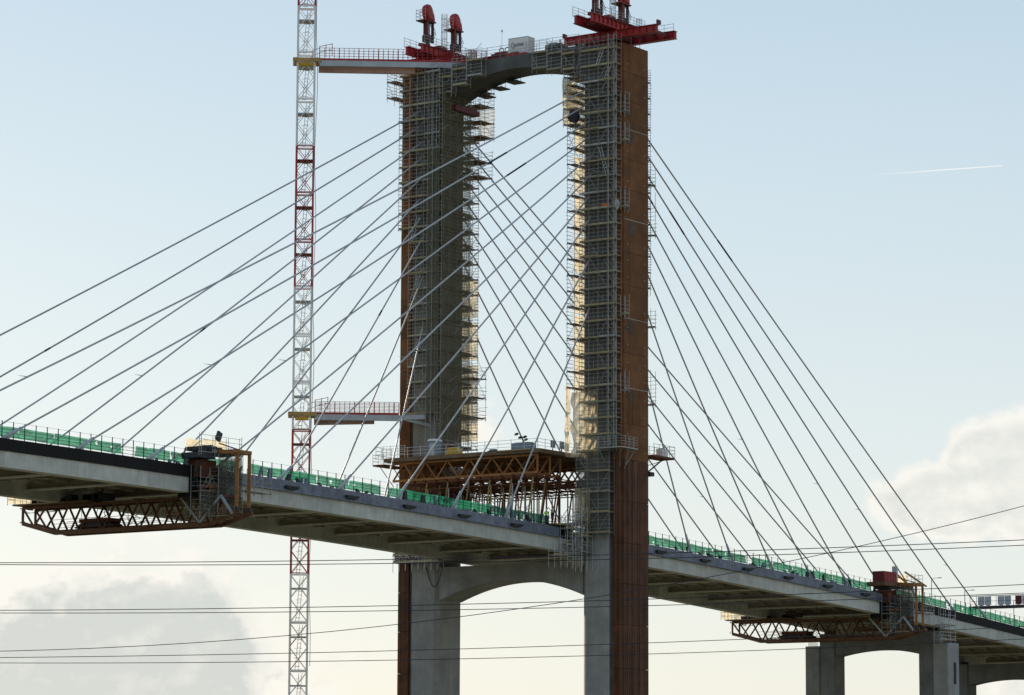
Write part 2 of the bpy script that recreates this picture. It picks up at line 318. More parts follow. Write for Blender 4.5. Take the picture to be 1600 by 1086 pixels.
# ------------------------------------------------------------------ deck
dk = thing('bridge_deck', 'long curved concrete bridge deck running through the tower', 'bridge deck', (0, 17, 30))
def seg(mb, x0, x1, y0, y1, d0, d1, n=2):
    """a slab piece following the deck line; d = height over the girder underside"""
    for i in range(n):
        a = x0+(x1-x0)*i/n; b = x0+(x1-x0)*(i+1)/n; k = len(mb.v)
        for X in (a, b): mb.v += [(X, y0, zb(X)+d0), (X, y1, zb(X)+d0), (X, y1, zb(X)+d1), (X, y0, zb(X)+d1)]
        mb.f += [tuple(k+t for t in q) for q in ((0, 1, 5, 4), (1, 2, 6, 5), (2, 3, 7, 6), (3, 0, 4, 7))]
        if i == 0: mb.f.append((k, k+3, k+2, k+1))
        if i == n-1: mb.f.append((k+4, k+5, k+6, k+7))
    return mb
for x in XK:
    x0, x1 = x+.012, x+10.748
    seg(MB(), x0, x1, 6.85, 8.2, 0, 1.6).build('edge_girder', 'concrete_new', dk)
    seg(MB(), x0, x1, 26.0, 27.35, 0, 1.6).build('edge_girder', 'concrete_new', dk)
    seg(MB(), x, x+10.76, 8.2, 26.0, 1.72, 1.90).build('deck_slab', 'concrete_soffit', dk)
    for yy in (11, 14, 17.1, 20.2, 23.2): seg(MB(), x+.5, x+10.2, yy-.2, yy+.2, 1.35, 1.719).build('stringer', 'concrete_soffit', dk)
    for dx in (2.7, ):
        t = seg(MB(), x+dx-.2, x+dx+.2, 8.2, 26.0, .93, 1.718, 1).build('floor_beam', 'concrete_soffit', dk)
        seg(MB(), x+dx-.45, x+dx+.45, 8.2, 26.0, .78, .929, 1).build('beam_flange', 'concrete_new', t)  # paler concrete stands in for light on the lower flange
    for yy in (9.6, 12.5, 15.5, 18.6, 21.7, 24.5): seg(MB(), x+7.6, x+8.6, yy-.5, yy+.5, 1.2, 1.718, 1).build('slab_block', 'concrete_soffit', dk)
    blk0 = (x+10 < -72) or (x > 80)
    for k in range(2):
        a = x+k*5.38+.01; b = x+(k+1)*5.38-.01
        if -4.2 < b < 3: b = min(b, -4.2) if a < -4.2 else b
        if a >= -4.2 and b <= 3: continue
        blk = a < -73 or a > 84; near = (6.6, 8.6) if not blk else (6.7, 8.6)
        o = seg(MB(), a, b, near[0], near[1], 1.602, 2.82, 1).build('edge_beam', 'black_mesh' if blk else 'steel_blue', dk)
        if not blk: seg(MB(), a, b, near[0]-.12, near[0], 1.602, 1.72, 1).build('flange', 'steel_blue', o)
    seg(MB(), x, x+10.76, 25.4, 27.4, 1.602, 2.82).build('edge_beam', 'concrete_new', dk)
    blk = blk0
    if not blk and not (-80 < x < -62) and (x < -12 or x > 8):
        z = zb(x)
        o = MB().box((x+.5, 6.2, z+2.05), (x+2.7, 6.62, z+2.22)).build('anchor_bracket', 'dark_steel', dk)
        MB().box((x+.6, 6.25, z+1.9), (x+2.6, 6.6, z+2.05)).build('bracket_web', 'dark_steel', o)
        for q in (1.1, 1.8): MB().box((x+q, 6.56, z+1.72), (x+q+.22, 6.6, z+1.82)).build('bolt_head', 'dark_steel', o)
    # loose steelwork standing on the near edge
    if not blk:
        for dx in (1.2, 3.2, 3.9, 4.6, 6.1, 7.3, 8.9):
            if random.random() < .6:
                X = x+dx; hh = .18+random.random()**2*1.0; w = .25+random.random()*.6; z = zb(X)+2.82; s_ = random.choice((-.35, .35, 0))
                MB().prism([(X, 6.9, z), (X+w, 6.9, z), (X+w*.8+s_, 6.9, z+hh), (X+.15+s_, 6.9, z+hh)], (0, .25, 0)).build('upstand_plate', 'steel_blue' if random.random() < .6 else 'dark_steel', dk)
seg(MB(), XK[0], XK[-1]+10.76, 8.7, 25.3, 1.91, 1.98, 60).build('road_surface', 'asphalt', dk)

# ------------------------------------------------------------------ stay cables
ZT = [91.6, 89.7, 87.5, 85.5, 83.0, 80.6, 78.2, 75.5, 70.6, 64.9]
def stays(side, nearplane):
    """side -1 = left of tower, +1 = right"""
    pl = 'near' if nearplane else 'far'
    for k in range(10):
        X = (-112.0+10.75*k) if side < 0 else (110.6-10.5*k)
        if not nearplane: X += 1.8 if side < 0 else 9.2-.6*k
        yd, yt = (6.95, 4.6) if nearplane else (27.2, 30.2)
        A = Vector((0.25 if side < 0 else D-.25, yt, ZT[k]+(0 if nearplane else .2)))
        if side > 0 and not nearplane: A.z += .0
        B = Vector((X, yd, zb(X)+2.9)); d = (A-B).normalized(); Lc = (A-B).length
        if (not nearplane) and side > 0 and k > 8: continue
        t = thing('stay_cable', '%s of the grey stay cables fanning %s from the tower\'s %s leg' % (ORD[k], 'left' if side < 0 else 'right', 'nearer' if nearplane else 'farther'),
                  'stay cable', B, 'stay cables of the bridge')
        pts = []
        for i in range(13):
            q = i/12; P = B.lerp(A, q); P = P-Vector((0, 0, 4*q*(1-q)*Lc*.0042)); pts.append(P)
        MB().tube(pts, .10, 8).build('sheath', 'cable_sheath', t, smooth=True)
        MB().tube([B-d*.3, B+d*2.6], .20, 8, .15).build('anchor_pipe', 'steel_grey', t, smooth=True)
        if nearplane: MB().prism([B+Vector((-.75*side, -.08, -.1)), B+Vector((.35*side, -.08, -.1)), B+d*1.1+Vector((0, -.08, 0))], (0, .16, 0)).build('anchor_fin', 'steel_grey', t)
        if (k, side, nearplane) in ((1, -1, True), (2, -1, True), (2, 1, True), (3, 1, True), (0, 1, True), (1, -1, False), (3, -1, False), (6, -1, False), (7, -1, False)):
            q = {(1, True): .80, (2, True): .82, (0, True): .74, (3, True): .90}.get((k, nearplane), .2+.07*k)
            a = q*12; i = int(a); P = pts[i].lerp(pts[i+1], a-i); dd = (pts[i+1]-pts[i]).normalized(); ln = 2.2 if nearplane else .5
            MB().tube([P-dd*ln, P+dd*ln], .112, 8).build('dark_band', 'black_wrap', t)
        if k in (0, 2, 3, 5) and nearplane or (k in (3, 6) and not nearplane):
            q = .12+.05*k; a = q*12; i = int(a); P = pts[i].lerp(pts[i+1], a-i)
            MB().prism([P+Vector((0, 0, .02)), P+Vector((-.8, .4, .12)), P+Vector((0, 0, .10))], (.03, .03, .03)).build('clamp', 'steel_grey', t)
stays(-1, True); stays(-1, False); stays(1, True); stays(1, False)

# ------------------------------------------------------------------ green safety net and posts along the near edge
fn = thing('safety_fence', 'green debris-net fence on thin black posts along the near deck edge', 'fence', (0, 7.3, 30))
pm = MB().box((-.035, -.035, 0), (.035, .035, 1.78)).mesh('post', 'dark_steel')
X = -124.0; px = []
while X < 215:
    if not (-73.5 < X < -64 or -3 < X < 5.2 or 76 < X < 83): inst('post', pm, fn, (X, 7.15, zb(X)+2.82)); px.append(X)
    X += 1.62
w = MB()
for a, b in zip(px[:-1], px[1:]):
    if b-a < 2:
        for hgt in (1.72, .9): w.bar((a, 7.15, zb(a)+2.82+hgt), (b, 7.15, zb(b)+2.82+hgt), .02)
w.build('fence_wire', 'dark_steel', fn, kind='stuff')
w = MB()
for a, b in zip(px[:-1], px[1:]):
    if b-a < 2:
        for hgt in (.30, .66, 1.02): w.bar((a, 7.2, zb(a)+2.82+hgt), (b, 7.2, zb(b)+2.82+hgt), .04)
w.build('fence_rail', 'dark_steel', fn, kind='stuff')
runs = [(-124, -83.3), (-81.2, -64.5), (-62.5, -39.2), (-37.9, -5), (5.4, 41.5), (43, 76), (83, 99), (101, 215)]
for a, b in runs:
    n = max(1, round((b-a)/5.4))
    for i in range(n):
        x0 = a+(b-a)*i/n+.03; x1 = a+(b-a)*(i+1)/n-.03; ph = random.random()*6; ph2 = random.random()*6
        def netf(u, v):
            XX = x0+(x1-x0)*u; top = 1.06+.03*math.sin(ph+u*5)
            return (XX, 7.5+.07*math.sin(ph2+u*9+v*3)+.04*math.sin(u*23+v*7), zb(XX)+2.82+.24+v*top)
        MB().grid(netf, 12, 5).build('net_panel', 'net_green', fn)

# ------------------------------------------------------------------ scaffold generator
BCACHE = {}
class Scaf:
    def __init__(s, t): s.t = t; s.st = MB(); s.le = MB()
    def wall(s, P0, a, b, L, z0, z1, zph, depth=1.05, gap=.22, bay=1.55, lift=2.0, rails=(.5, 1.0, 1.5), board='timber', up=1.1, skip=(), brace=.35, boards=True, tw=.045):
        a = Vector((*a, 0)); b = Vector((*b, 0)); P0 = Vector((*P0, 0)); n = max(1, round(L/bay)); Z = lambda z: Vector((0, 0, z))
        zs = []; z = zph-lift*math.ceil((zph-z0)/lift)
        if z < z0-.01: z += lift
        while z <= z1+.01: zs.append(z); z += lift
        for i in range(n+1):
            q = P0+a*(L*i/n)
            for d in (gap, gap+depth):
                s.st.bar(q+b*d+Z(z0-.3-random.random()*.4), q+b*d+Z(z1+up+random.random()*.4), tw, caps=False)
        for k, z in enumerate(zs):
            for d in (gap, gap+depth):
                s.le.bar(P0+b*d+Z(z-.06)-a*.15, P0+a*L+b*d+Z(z-.06)+a*.15, tw, caps=False)
            for hh in rails: s.le.bar(P0+b*(gap+depth)+Z(z+hh)-a*random.random()*.3, P0+a*L+b*(gap+depth)+Z(z+hh)+a*random.random()*.3, tw*.85, caps=False)
            for i in range(n+1):
                q = P0+a*(L*i/n); s.le.bar(q+b*(gap-.1)+Z(z-.11), q+b*(gap+depth+.15)+Z(z-.11), tw, caps=False)
                if i in (0, n):
                    for hh in rails[:2]: s.le.bar(q+b*gap+Z(z+hh), q+b*(gap+depth)+Z(z+hh), tw*.85, caps=False)
            if random.random() < .45:
                u0 = random.random()*L*.7; s.le.bar(P0+a*u0+b*(gap+depth+.08)+Z(z+random.random()*.5), P0+a*min(L, u0+.8+random.random()*1.5)+b*(gap+depth+.08)+Z(z+.6+random.random()*1.6), tw*.8, caps=False)
            if random.random() < .18: q = P0+a*L*random.random()+b*(gap+depth*.6); s.le.bar(q+Z(z+.08), q+a*.5+Z(z+.08), .35, .3)
            for i in range(n):
                if random.random() < brace:
                    q0 = P0+a*(L*i/n); q1 = P0+a*(L*(i+1)/n)
                    if random.random() < .5: q0, q1 = q1, q0
                    s.le.bar(q0+b*(gap+depth)+Z(z), q1+b*(gap+depth)+Z(z+lift), tw*.8, caps=False)
            if boards and k not in skip:
                runs = [(0, L)] if L < 3 or random.random() < .35 else [(0, L*.5), (L*.5, L)]
                for (u0, u1) in runs:
                    bm_ = board if board != 'timber' else random.choice(('timber', 'timber', 'timber_grey', 'timber_pale', 'galvanised'))
                    l_ = u1-u0; dz = random.choice((0, 0, .06, -.08)) if len(runs) > 1 else 0
                    key = (round(l_, 2), round(a.x, 2), round(a.y, 2), round(b.x, 2), round(b.y, 2), round(depth, 2), round(gap, 2), bm_)
                    if key not in BCACHE:
                        mb = MB(); o = Vector((0, 0, 0)); nb = 4
                        for j in range(nb):
                            d0 = gap+.04+(depth-.06)*j/nb; dc = d0+(depth-.06)/nb/2
                            mb.bar(o+b*dc-a*.04+Z(.01*(j % 2)), o+b*dc+a*(l_+.04)+Z(.01*(j % 2)), (depth-.06)/nb-.015, .055)
                        mb.bar(o+b*(gap+depth-.04)-a*.05+Z(.09), o+b*(gap+depth-.04)+a*(l_+.05)+Z(.09), .03, .16)
                        BCACHE[key] = mb.mesh('work_platform', bm_)
                    inst('work_platform', BCACHE[key], s.t, P0+a*u0+Z(z+dz))
        return s
    def ladder(s, p, q, w=.4):
        p = Vector(p); q = Vector(q); e = Vector((0, w, 0)); n = int((q-p).length/.4)
        mb = MB(); mb.bar(p, q, .06); mb.bar(p+e, q+e, .06)
        for i in range(1, n): mb.bar(p.lerp(q, i/n), p.lerp(q, i/n)+e, .04)
        mb.build('ladder', 'galvanised_bright', s.t); return s
    def done(s, m='galvanised'):
        s.st.build('standard', m, s.t, kind='stuff'); s.le.build('ledger', m, s.t, kind='stuff')
def drape(parent, name, m, P, ua, h, nu=14, nv=14, out=(0, 0), amp=.12, ph=0, **pr):
    """hanging sheet: P top-left corner, ua horizontal vector, h drop"""
    ua = Vector((*ua, 0)); o_ = Vector((*out, 0)); P = Vector(P)
    return MB().grid(lambda u, v: P+ua*u-Vector((0, 0, h*v))+o_*amp*(math.sin(ph+u*9+1.5*math.sin(v*6))*.5+abs(math.sin(v*h*1.55+u*3+ph))*.7+math.sin(u*31+v*h*2.3+ph)*.25), int(nu*1.6), max(nv, int(h*4))).build(name, m, parent, **pr)

# near leg scaffold
sn = thing('leg_scaffold', 'tall tube scaffold with ochre boards round the nearer right-hand tower leg', 'scaffold', (-1, 3, 46), 'scaffolds on the tower legs')
S = Scaf(sn)
S.wall((0, .25), (0, 1), (-1, 0), 5.4, 46, 96.2, 71.7, depth=1.1, gap=.2, bay=1.35, brace=.3)
S.wall((0, 1.3), (0, 1), (-1, 0), 4.8, 35.6, 45.7, 45.7, lift=2.5, depth=1.1, gap=.2, bay=1.6, brace=.5)
S.wall((-1.3, W), (1, 0), (0, 1), 5.0, 52, 92, 71.7, depth=1.1, gap=.25, bay=1.5, board='timber_dark', brace=.3)
S.wall((D, .05), (0, 1), (1, 0), 5.6, 66, 92.5, 72.4, depth=.55, gap=.15, bay=1.9, rails=(.33, .66, 1., 1.33, 1.66), board='timber_dark', brace=.1)
for z, hh in ((79.4, 1.2), (73.1, 4.0), (61.6, 1.0), (51.9, 3.0)): S.wall((D, -.3), (0, 1), (1, 0), 1.8, z, z+hh, z, depth=1.1, gap=.2, bay=1.7, lift=6, rails=(.5, 1., 1.5, 2.) if hh < 3 else (.5, 1., 1.5, 2., 2.5, 3., 3.5), board='timber_dark', brace=0)
for z in (53.0, 62.4, 75.7, 84.0, 87.6): S.wall((-1.1, 0), (1, 0), (0, -1), .9, z, z+1.0, z, depth=.7, gap=.2, bay=1., board='timber')
S.ladder((-1.0, 3.2, 93.6), (-1.0, 2.2, 96.0)); S.ladder((-1.0, 2.0, 91.6), (-1.0, 1.2, 93.6)); S.ladder((-1.0, 1.5, 79.5), (-1.0, 2.7, 83.5))
S.done()
MB().box((-.25, .9, 46), (-.15, 1.2, 96)).build('mast_track', 'galvanised', sn)
mb = MB()
for z in range(46, 97, 1):
    mb.bar((-1.5, .5, z), (-1.5, 1.3, z), .03); mb.bar((-1.5, .5, z), (-1.5, 1.3, z+1), .03)
for yy in (.5, 1.3): mb.bar((-1.5, yy, 45.8), (-1.5, yy, 97.4), .07)
mb.build('hoist_mast', 'galvanised', sn)
drape(sn, 'debris_sheet', 'sheet_cream', (-1.3, 7.7, 92), (4.4, 0), 3.2, out=(0, 1), ph=1)
for i, zt in enumerate((88.2, 83, 78, 73, 68, 63, 58.2)): drape(sn, 'debris_sheet', 'sheet_cream', (.3, 7.5, zt), (5.0, 0), 4.7, out=(0, 1), amp=.1, ph=i*1.7)
# the yellow sheets below
ss = thing('wrapped_sheeting', 'cream sheeting glowing in the sun low on the nearer tower leg', 'sheeting', (-1.4, 5, 45))
MB().grid(lambda u, v: (-1.12+.05*math.sin(u*27+2.6*math.sin(v*7)+4*v)*(.35+.65*math.sin(v*5+1)**2)+.10*abs(math.sin(v*17+u*5+math.sin(u*9)))+.05*math.sin(u*13+v*31), 6.9-3.8*u+.25*(u < .05)*math.sin(v*14), 53.1-8.0*v), 48, 56).build('debris_sheet', 'sheet_cream', ss)
drape(ss, 'debris_sheet', 'sheet_cream', (-1.3, 7.6, 54), (.9, 0), 8.8, 12, 20, out=(0, 1), amp=.2, ph=2)
drape(ss, 'debris_sheet', 'sheet_cream', (-1.2, 6.4, 41.2), (0, -2.4), 4.6, 12, 14, out=(-1, 0), amp=.25, ph=4, label='smaller yellow sheet just above the deck')
drape(ss, 'debris_sheet', 'net_grey', (-1.2, 3.0, 51.4), (0, -2.6), 6.0, 10, 10, out=(-1, 0), amp=.06, ph=3, label='grey sheeting beside the cream sheet, coloured as the shadow of the leg')  # shadowed side of the sheeting, its shade put in as a darker colour
drape(ss, 'debris_sheet', 'net_grey', (-1.12, 6.0, 45.4), (0, -4.6), 9.6, 12, 14, out=(-1, 0), amp=.05, ph=5, label='grey net below the cream sheet')

# far leg scaffold
sf = thing('leg_scaffold', 'tall netted tube scaffold round the farther left-hand tower leg', 'scaffold', (-1, 30, 46), 'scaffolds on the tower legs')
S = Scaf(sf)
zp = 72.0
S.wall((0, 27.2), (0, 1), (-1, 0), 4.7, 51.5, 96, zp, depth=1.1, gap=.2, bay=1.2, brace=.35)
S.wall((0, 31.9), (0, 1), (-1, 0), 1.7, 76, 96, zp, depth=1.0, gap=.2, bay=1.2, brace=.35)
S.wall((-1.3, YI), (1, 0), (0, -1), 6.8, 48, 94, zp, depth=.9, gap=.2, bay=1.7, board='timber_dark', brace=.35)
S.wall((D, 27.2), (0, 1), (1, 0), 4.6, 47.5, 93, zp, depth=1.9, gap=.15, bay=1.5, board='timber_dark', rails=(.4, .8, 1.2, 1.6), brace=.3, tw=.05)
S.wall((-1.2, YO), (1, 0), (0, 1), 3.2, 93.2, 97, 93.4, depth=1.5, gap=.15, bay=1.6, lift=2.1, rails=(.4, .8, 1.2, 1.6), board='timber_dark')
S.wall((D, 25.6), (0, 1), (1, 0), 3., 88.5, 94.6, 92.6, depth=3.0, gap=.15, bay=1.5, lift=2, board='timber_dark', brace=.6)
S.wall((D, 26), (0, 1), (1, 0), 3.5, 83.4, 85.6, 83.4, depth=3.2, gap=.15, bay=1.7, board='timber_dark')
S.wall((D, 26.6), (0, 1), (1, 0), 4., 52, 57.4, 52, depth=2.9, gap=.15, bay=1.5, lift=2.6, board='timber_dark', brace=.4)
S.ladder((-1., 31.4, 66.5), (-1., 30.2, 70)); S.ladder((-1., 31.4, 58), (-1., 30.2, 61.5)); S.ladder((-1., 31.6, 74), (-1., 30.4, 77.5))
S.done()
for i, zt in enumerate((93.4, 86, 78.5, 71, 63.5, 56)): drape(sf, 'debris_sheet', 'net_brown', (-1.4, 26.62, zt), (6.4, 0), 7.4, 10, 10, out=(0, 1), amp=.05, ph=i)
drape(sf, 'debris_sheet', 'net_brown', (-1.45, 27.0, 86), (0, 2.0), 34, 8, 20, out=(1, 0), amp=.04)
for i, zt in enumerate((70, 64.5, 59, 54)): drape(sf, 'debris_sheet', 'sheet_cream', (D+2.2, 27.4, zt), (0, 3.0), 4.8, 10, 10, out=(1, 0), amp=.12, ph=i, )
drape(sf, 'debris_sheet', 'sheet_white', (D+3.2, 25.6, 92.6), (0, 2.6), 3.9, 8, 8, out=(1, 0), amp=.08)
mb = MB()
for yy in (28.0, 28.8): mb.bar((-1.55, yy, 46.2), (-1.55, yy, 96), .06)
for z in range(47, 96): mb.bar((-1.55, 28.0, z), (-1.55, 28.8, z+(z % 2)), .03)
mb.build('hoist_mast', 'galvanised', sf)

# scaffolds hung on the upper crossbeam
def cb_scaf(label, bays):
    t = thing('beam_scaffold', label, 'scaffold', (-.5, bays[0][0], 94), 'hanging scaffolds on the upper crossbeam'); S = Scaf(t)
    for y0, L, z0, z1 in bays: S.wall((.35, y0), (0, 1), (-1, 0), L, z0, z1, z0, depth=1.0, gap=.15, bay=1.9, lift=2.0, rails=(.5, 1.0, 1.4), brace=.5, up=1.0)
    S.done()
cb_scaf('stepped scaffold cage hung on the right end of the upper crossbeam', [(11.0, 2.2, 94.6, 96.8), (8.8, 2.1, 94.2, 96.5), (6.9, 1.8, 93.9, 96.4)])
cb_scaf('stepped scaffold cage hung on the left end of the upper crossbeam', [(21.0, 2.3, 94.9, 97.0), (23.4, 2.2, 94.0, 96.4), (25.7, 2.0, 93.2, 95.6)])
t = thing('beam_platform', 'small red-edged platforms under the left end of the upper crossbeam', 'platform', (4, 24, 93))
for y0, y1, z in ((18.8, 20.6, 94.75), (21.2, 22.8, 94.2), (23.4, 25, 93.4)):
    MB().box((D-1.6, y0, z-.12), (D+.5, y1, z)).build('work_platform', 'dark_steel', t)
    for yy in (y0+.1, y1-.1):
        for xx in (D-1.3, D-.5): MB().bar((xx, yy, z), (xx, yy, 95.3-.0235*(yy-17)**2+.05), .05).build('hanger', 'galvanised', t)
MB().box((1.0, 26.3, 91.2), (6.4, 27.2, 91.9)).build('red_fascia', 'red_dark', t)
drape_t = thing('net_cage', 'pale netted scaffold cage on the inner side of the nearer leg top', 'scaffold', (0, 8.2, 87))
S = Scaf(drape_t); S.wall((-.9, W), (1, 0), (0, 1), 3.0, 86.8, 93, 86.8, depth=2.0, gap=.2, bay=1.5, lift=2.0, board='timber_dark', brace=.7); S.done()
drape(drape_t, 'debris_sheet', 'sheet_cream', (-.9, 8.5, 92.8), (3.0, 0), 5.8, 8, 10, out=(0, 1), amp=.06)

# ------------------------------------------------------------------ guard rails helper
def rail(mb, pts, h=1.1, n=3, post=2.0, w=.045):
    for a, b in zip(pts[:-1], pts[1:]):
        a = Vector(a); b = Vector(b); k = max(1, round((b-a).length/post))
        for i in range(k+1): q = a.lerp(b, i/k); mb.bar(q-Vector((0, 0, .1)), q+Vector((0, 0, h+.08)), w, caps=False)
        for j in range(n): hh = Vector((0, 0, h*(j+1)/n)); mb.bar(a+hh, b+hh, w*.85, caps=False)
    return mb

# ------------------------------------------------------------------ things on the upper crossbeam
ct = thing('site_container', 'white box cabin with dark lettering standing on the upper crossbeam', 'container', (1.9, 16.6, 97))
x0, x1, y0, y1, z0, z1 = 1.0, 2.6, 15.15, 18.05, 97.02, 99.35
MB().box((x0, y0, z0), (x1, y1, z1)).build('body', 'cabin_white', ct)
MB().box((x0-.04, y0-.04, z1), (x1+.04, y1+.04, z1+.07)).build('roof_cap', 'steel_grey', ct)
for yy in (y0, y1):
    MB().box((x0-.03, yy-.05, z0), (x0+.05, yy+.05, z1)).build('corner_post', 'cabin_white', ct)
rb = MB()
for i in range(7): rb.box((x0+.2+i*.2, y0-.03, z0+.1), (x0+.28+i*.2, y0, z1-.1))
rb.build('end_ribs', 'cabin_white', ct)
fc = bpy.data.curves.new('lettering', 'FONT'); fc.body = 'active'; fc.size = .62; fc.extrude = .008
fo = bpy.data.objects.new('lettering_curve', fc); COL.objects.link(fo); fo.matrix_world = Matrix(((0, 0, -1, 0), (-1, 0, 0, 0), (0, 1, 0, 0), (0, 0, 0, 1)))
bpy.context.view_layer.update()
me = bpy.data.meshes.new_from_object(fo.evaluated_get(bpy.context.evaluated_depsgraph_get())); bpy.data.objects.remove(fo)
me.materials.clear(); me.materials.append(MATS['print_dark']); me.transform(Matrix(((0, 0, -1, 0), (-1, 0, 0, 0), (0, 1, 0, 0), (0, 0, 0, 1))))
inst('lettering', me, ct, (x0-.02, 17.22, 98.30))
sw = MB(); pr = []
for i in range(15):
    a = R(60+i*19); pr.append((x0-.02, 17.35-.26*math.cos(a), 98.45+.36*math.sin(a)))
for a, b in zip(pr[:-1], pr[1:]): sw.bar(a, b, .06, .02)
sw.build('logo_swoosh', 'print_red', ct)
t = thing('red_tank', 'small dark red tank on the upper crossbeam left of the white cabin', 'tank', (1.6, 19.8, 97))
MB().box((1.0, 18.7, 97.02), (2.2, 20.8, 97.75)).build('tank_body', 'red_dark', t); MB().box((1.1, 18.8, 97.75), (2.1, 20.3, 97.95)).build('tank_lid', 'red_paint', t)
for yy in (18.4, 19.3):
    h_ = MB(); pts = [(1.2, yy+.35*math.cos(R(q)), 98.1+.3*math.sin(R(q))) for q in range(0, 361, 30)]; h_.tube(pts, .06, 6); h_.build('hose_loop', 'black_rubber', t)
t = thing('red_skid', 'low red skid frame in front of the white cabin', 'skid', (.7, 16.5, 97))
MB().box((.5, 15.0, 97.02), (.9, 18.2, 97.25)).build('skid_beam', 'red_paint', t); MB().prism([(.55, 16.2, 97.25), (.55, 17.9, 97.25), (.55, 17.4, 97.5), (.55, 16.4, 97.5)], (.3, 0, 0)).build('skid_cover', 'red_dark', t)
t = thing('antenna_mast', 'thin white antenna rod on the upper crossbeam', 'antenna', (3, 20.5, 97))
MB().tube([(3, 20.5, 97), (3, 20.5, 101.1)], .045, 6, .025).build('rod', 'white_paint', t); MB().box((2.93, 20.43, 101), (3.07, 20.57, 101.3)).build('tip', 'steel_grey', t)
t = thing('beam_guard_rail', 'grey tube guard rail along the top of the upper crossbeam', 'guard rail', (.5, 17, 97))
rail(MB(), [(.5, 7, 97), (.5, 27, 97)], 1.5, 4, 2.1).build('front_rail', 'galvanised', t, kind='stuff'); rail(MB(), [(D-.5, 7, 97), (D-.5, 27, 97)], 1.2, 3, 2.1).build('rear_rail', 'galvanised', t, kind='stuff')
t = thing('generator_set', 'dark generator block by the right end of the upper crossbeam', 'generator', (2, 11.6, 97))
MB().box((1.2, 10.2, 97.02), (2.8, 12.6, 97.9)).build('casing', 'dark_steel', t); MB().box((1.4, 11, 97.9), (2.4, 12.2, 98.15)).build('top_box', 'cabin_blue', t); MB().tube([(1.6, 10.6, 97.9), (1.6, 10.6, 98.5)], .1, 8).build('exhaust', 'steel_grey', t)

# ------------------------------------------------------------------ red lifting gantries on the leg tops
def ibeam(p, q, w, h, name, m, parent, stiff=0):
    p = Vector(p); q = Vector(q); mb = MB(); Z = Vector((0, 0, 1)); d = (q-p)
    mb.bar(p+Z*(h/2-.04), q+Z*(h/2-.04), w, .08); mb.bar(p-Z*(h/2-.04), q-Z*(h/2-.04), w, .08); mb.bar(p, q, w*.45, h-.16)
    for i in range(stiff): c_ = p.lerp(q, (i+.5)/stiff); mb.bar(c_-d.normalized()*.03, c_+d.normalized()*.03, w*.96, h-.16)
    return mb.build(name, m, parent)
def hood(t, X, Y, z, sc_=1.0):
    # three posts, service platform, curved weather hood leaning along +X
    for dx, dy in ((-.8, -.4), (-.1, .45), (.85, -.1)): MB().box((X+dx-.14, Y+dy-.14, z), (X+dx+.14, Y+dy+.14, z+2.75)).build('column', 'red_dark', t)
    MB().box((X-1.4, Y-.6, z+2.6), (X+1.0, Y+.9, z+2.76)).build('service_platform', 'red_dark', t)
    prof = [(-.55, 0), (-.95, .55), (-1.1, 1.25), (-1.05, 1.75), (-.8, 2.2), (-.35, 2.45), (.1, 2.42), (.5, 2.1), (.85, 1.55), (1.1, .9), (1.2, .15), (1.0, -.1)]; prof = [(a_*.95, b_*.86) for a_, b_ in prof]
    prof = [(a_*.82-.1*(b_-1.0), b_*1.02) for a_, b_ in prof]; hm = MB(); lay = ((-.52, .72), (-.42, .93), (-.2, 1.0), (.2, 1.0), (.42, .93), (.52, .72)); cz = 1.05; n_ = len(prof)
    for yy_, k_ in lay: hm.v += [(X+a*k_, Y+yy_, z+2.78+cz+(b-cz)*k_) for a, b in prof]
    for q in range(len(lay)-1):
        for t_ in range(n_): hm.f.append((q*n_+t_, q*n_+(t_+1) % n_, (q+1)*n_+(t_+1) % n_, (q+1)*n_+t_))
    hm.f.append(tuple(range(n_))); hm.f.append(tuple(range((len(lay)-1)*n_, len(lay)*n_))[::-1])
    h_ = hm.build('hood', 'red_paint', t)
    MB().prism([(X+a, Y-.53, z+2.78+b) for a, b in ((.15, 1.35), (.45, .95), (.55, .97), (.25, 1.42))], (0, .02, 0)).build('hood_seam', 'white_paint', h_)
    for q in range(3): MB().tube([(X+.5-.3*q, Y-.5, z+.3), (X+.7-.3*q, Y-.75, z+1.1), (X+.45-.3*q, Y-.6, z+1.9), (X+.3-.2*q, Y-.3, z+2.6)], .04, 5).build('hydraulic_hose', 'black_rubber', t)
    r = MB(); rail(r, [(X-1.4, Y-.6, z+2.76), (X-1.4, Y+.9, z+2.76)], 1.3, 3, .9); rail(r, [(X-1.4, Y+.9, z+2.76), (X+1.0, Y+.9, z+2.76)], 1.3, 3, .9)
    r.build('platform_rail', 'galvanised', t, kind='stuff')
    MB().box((X-.6, Y-.5, z), (X+.5, Y+.5, z+.85)).build('jack', 'dark_steel', t); MB().tube([(X+.25, Y, z+.8), (X+.25, Y, z+2.6)], .13, 8).build('tendon', 'steel_grey', t)
def cage(t, X, Y, z0, z1):
    mb = MB(); n = 8
    for i in range(n): a = 2*math.pi*i/n; mb.bar((X+.38*math.cos(a), Y+.38*math.sin(a), z0), (X+.38*math.cos(a), Y+.38*math.sin(a), z1), .035, caps=False)
    z = z0
    while z <= z1+.01:
        for i in range(n): a = 2*math.pi*i/n; b = 2*math.pi*(i+1)/n; mb.bar((X+.38*math.cos(a), Y+.38*math.sin(a), z), (X+.38*math.cos(b), Y+.38*math.sin(b), z), .04, caps=False)
        z += .9
    mb.build('ladder_cage', 'galvanised', t, kind='stuff')
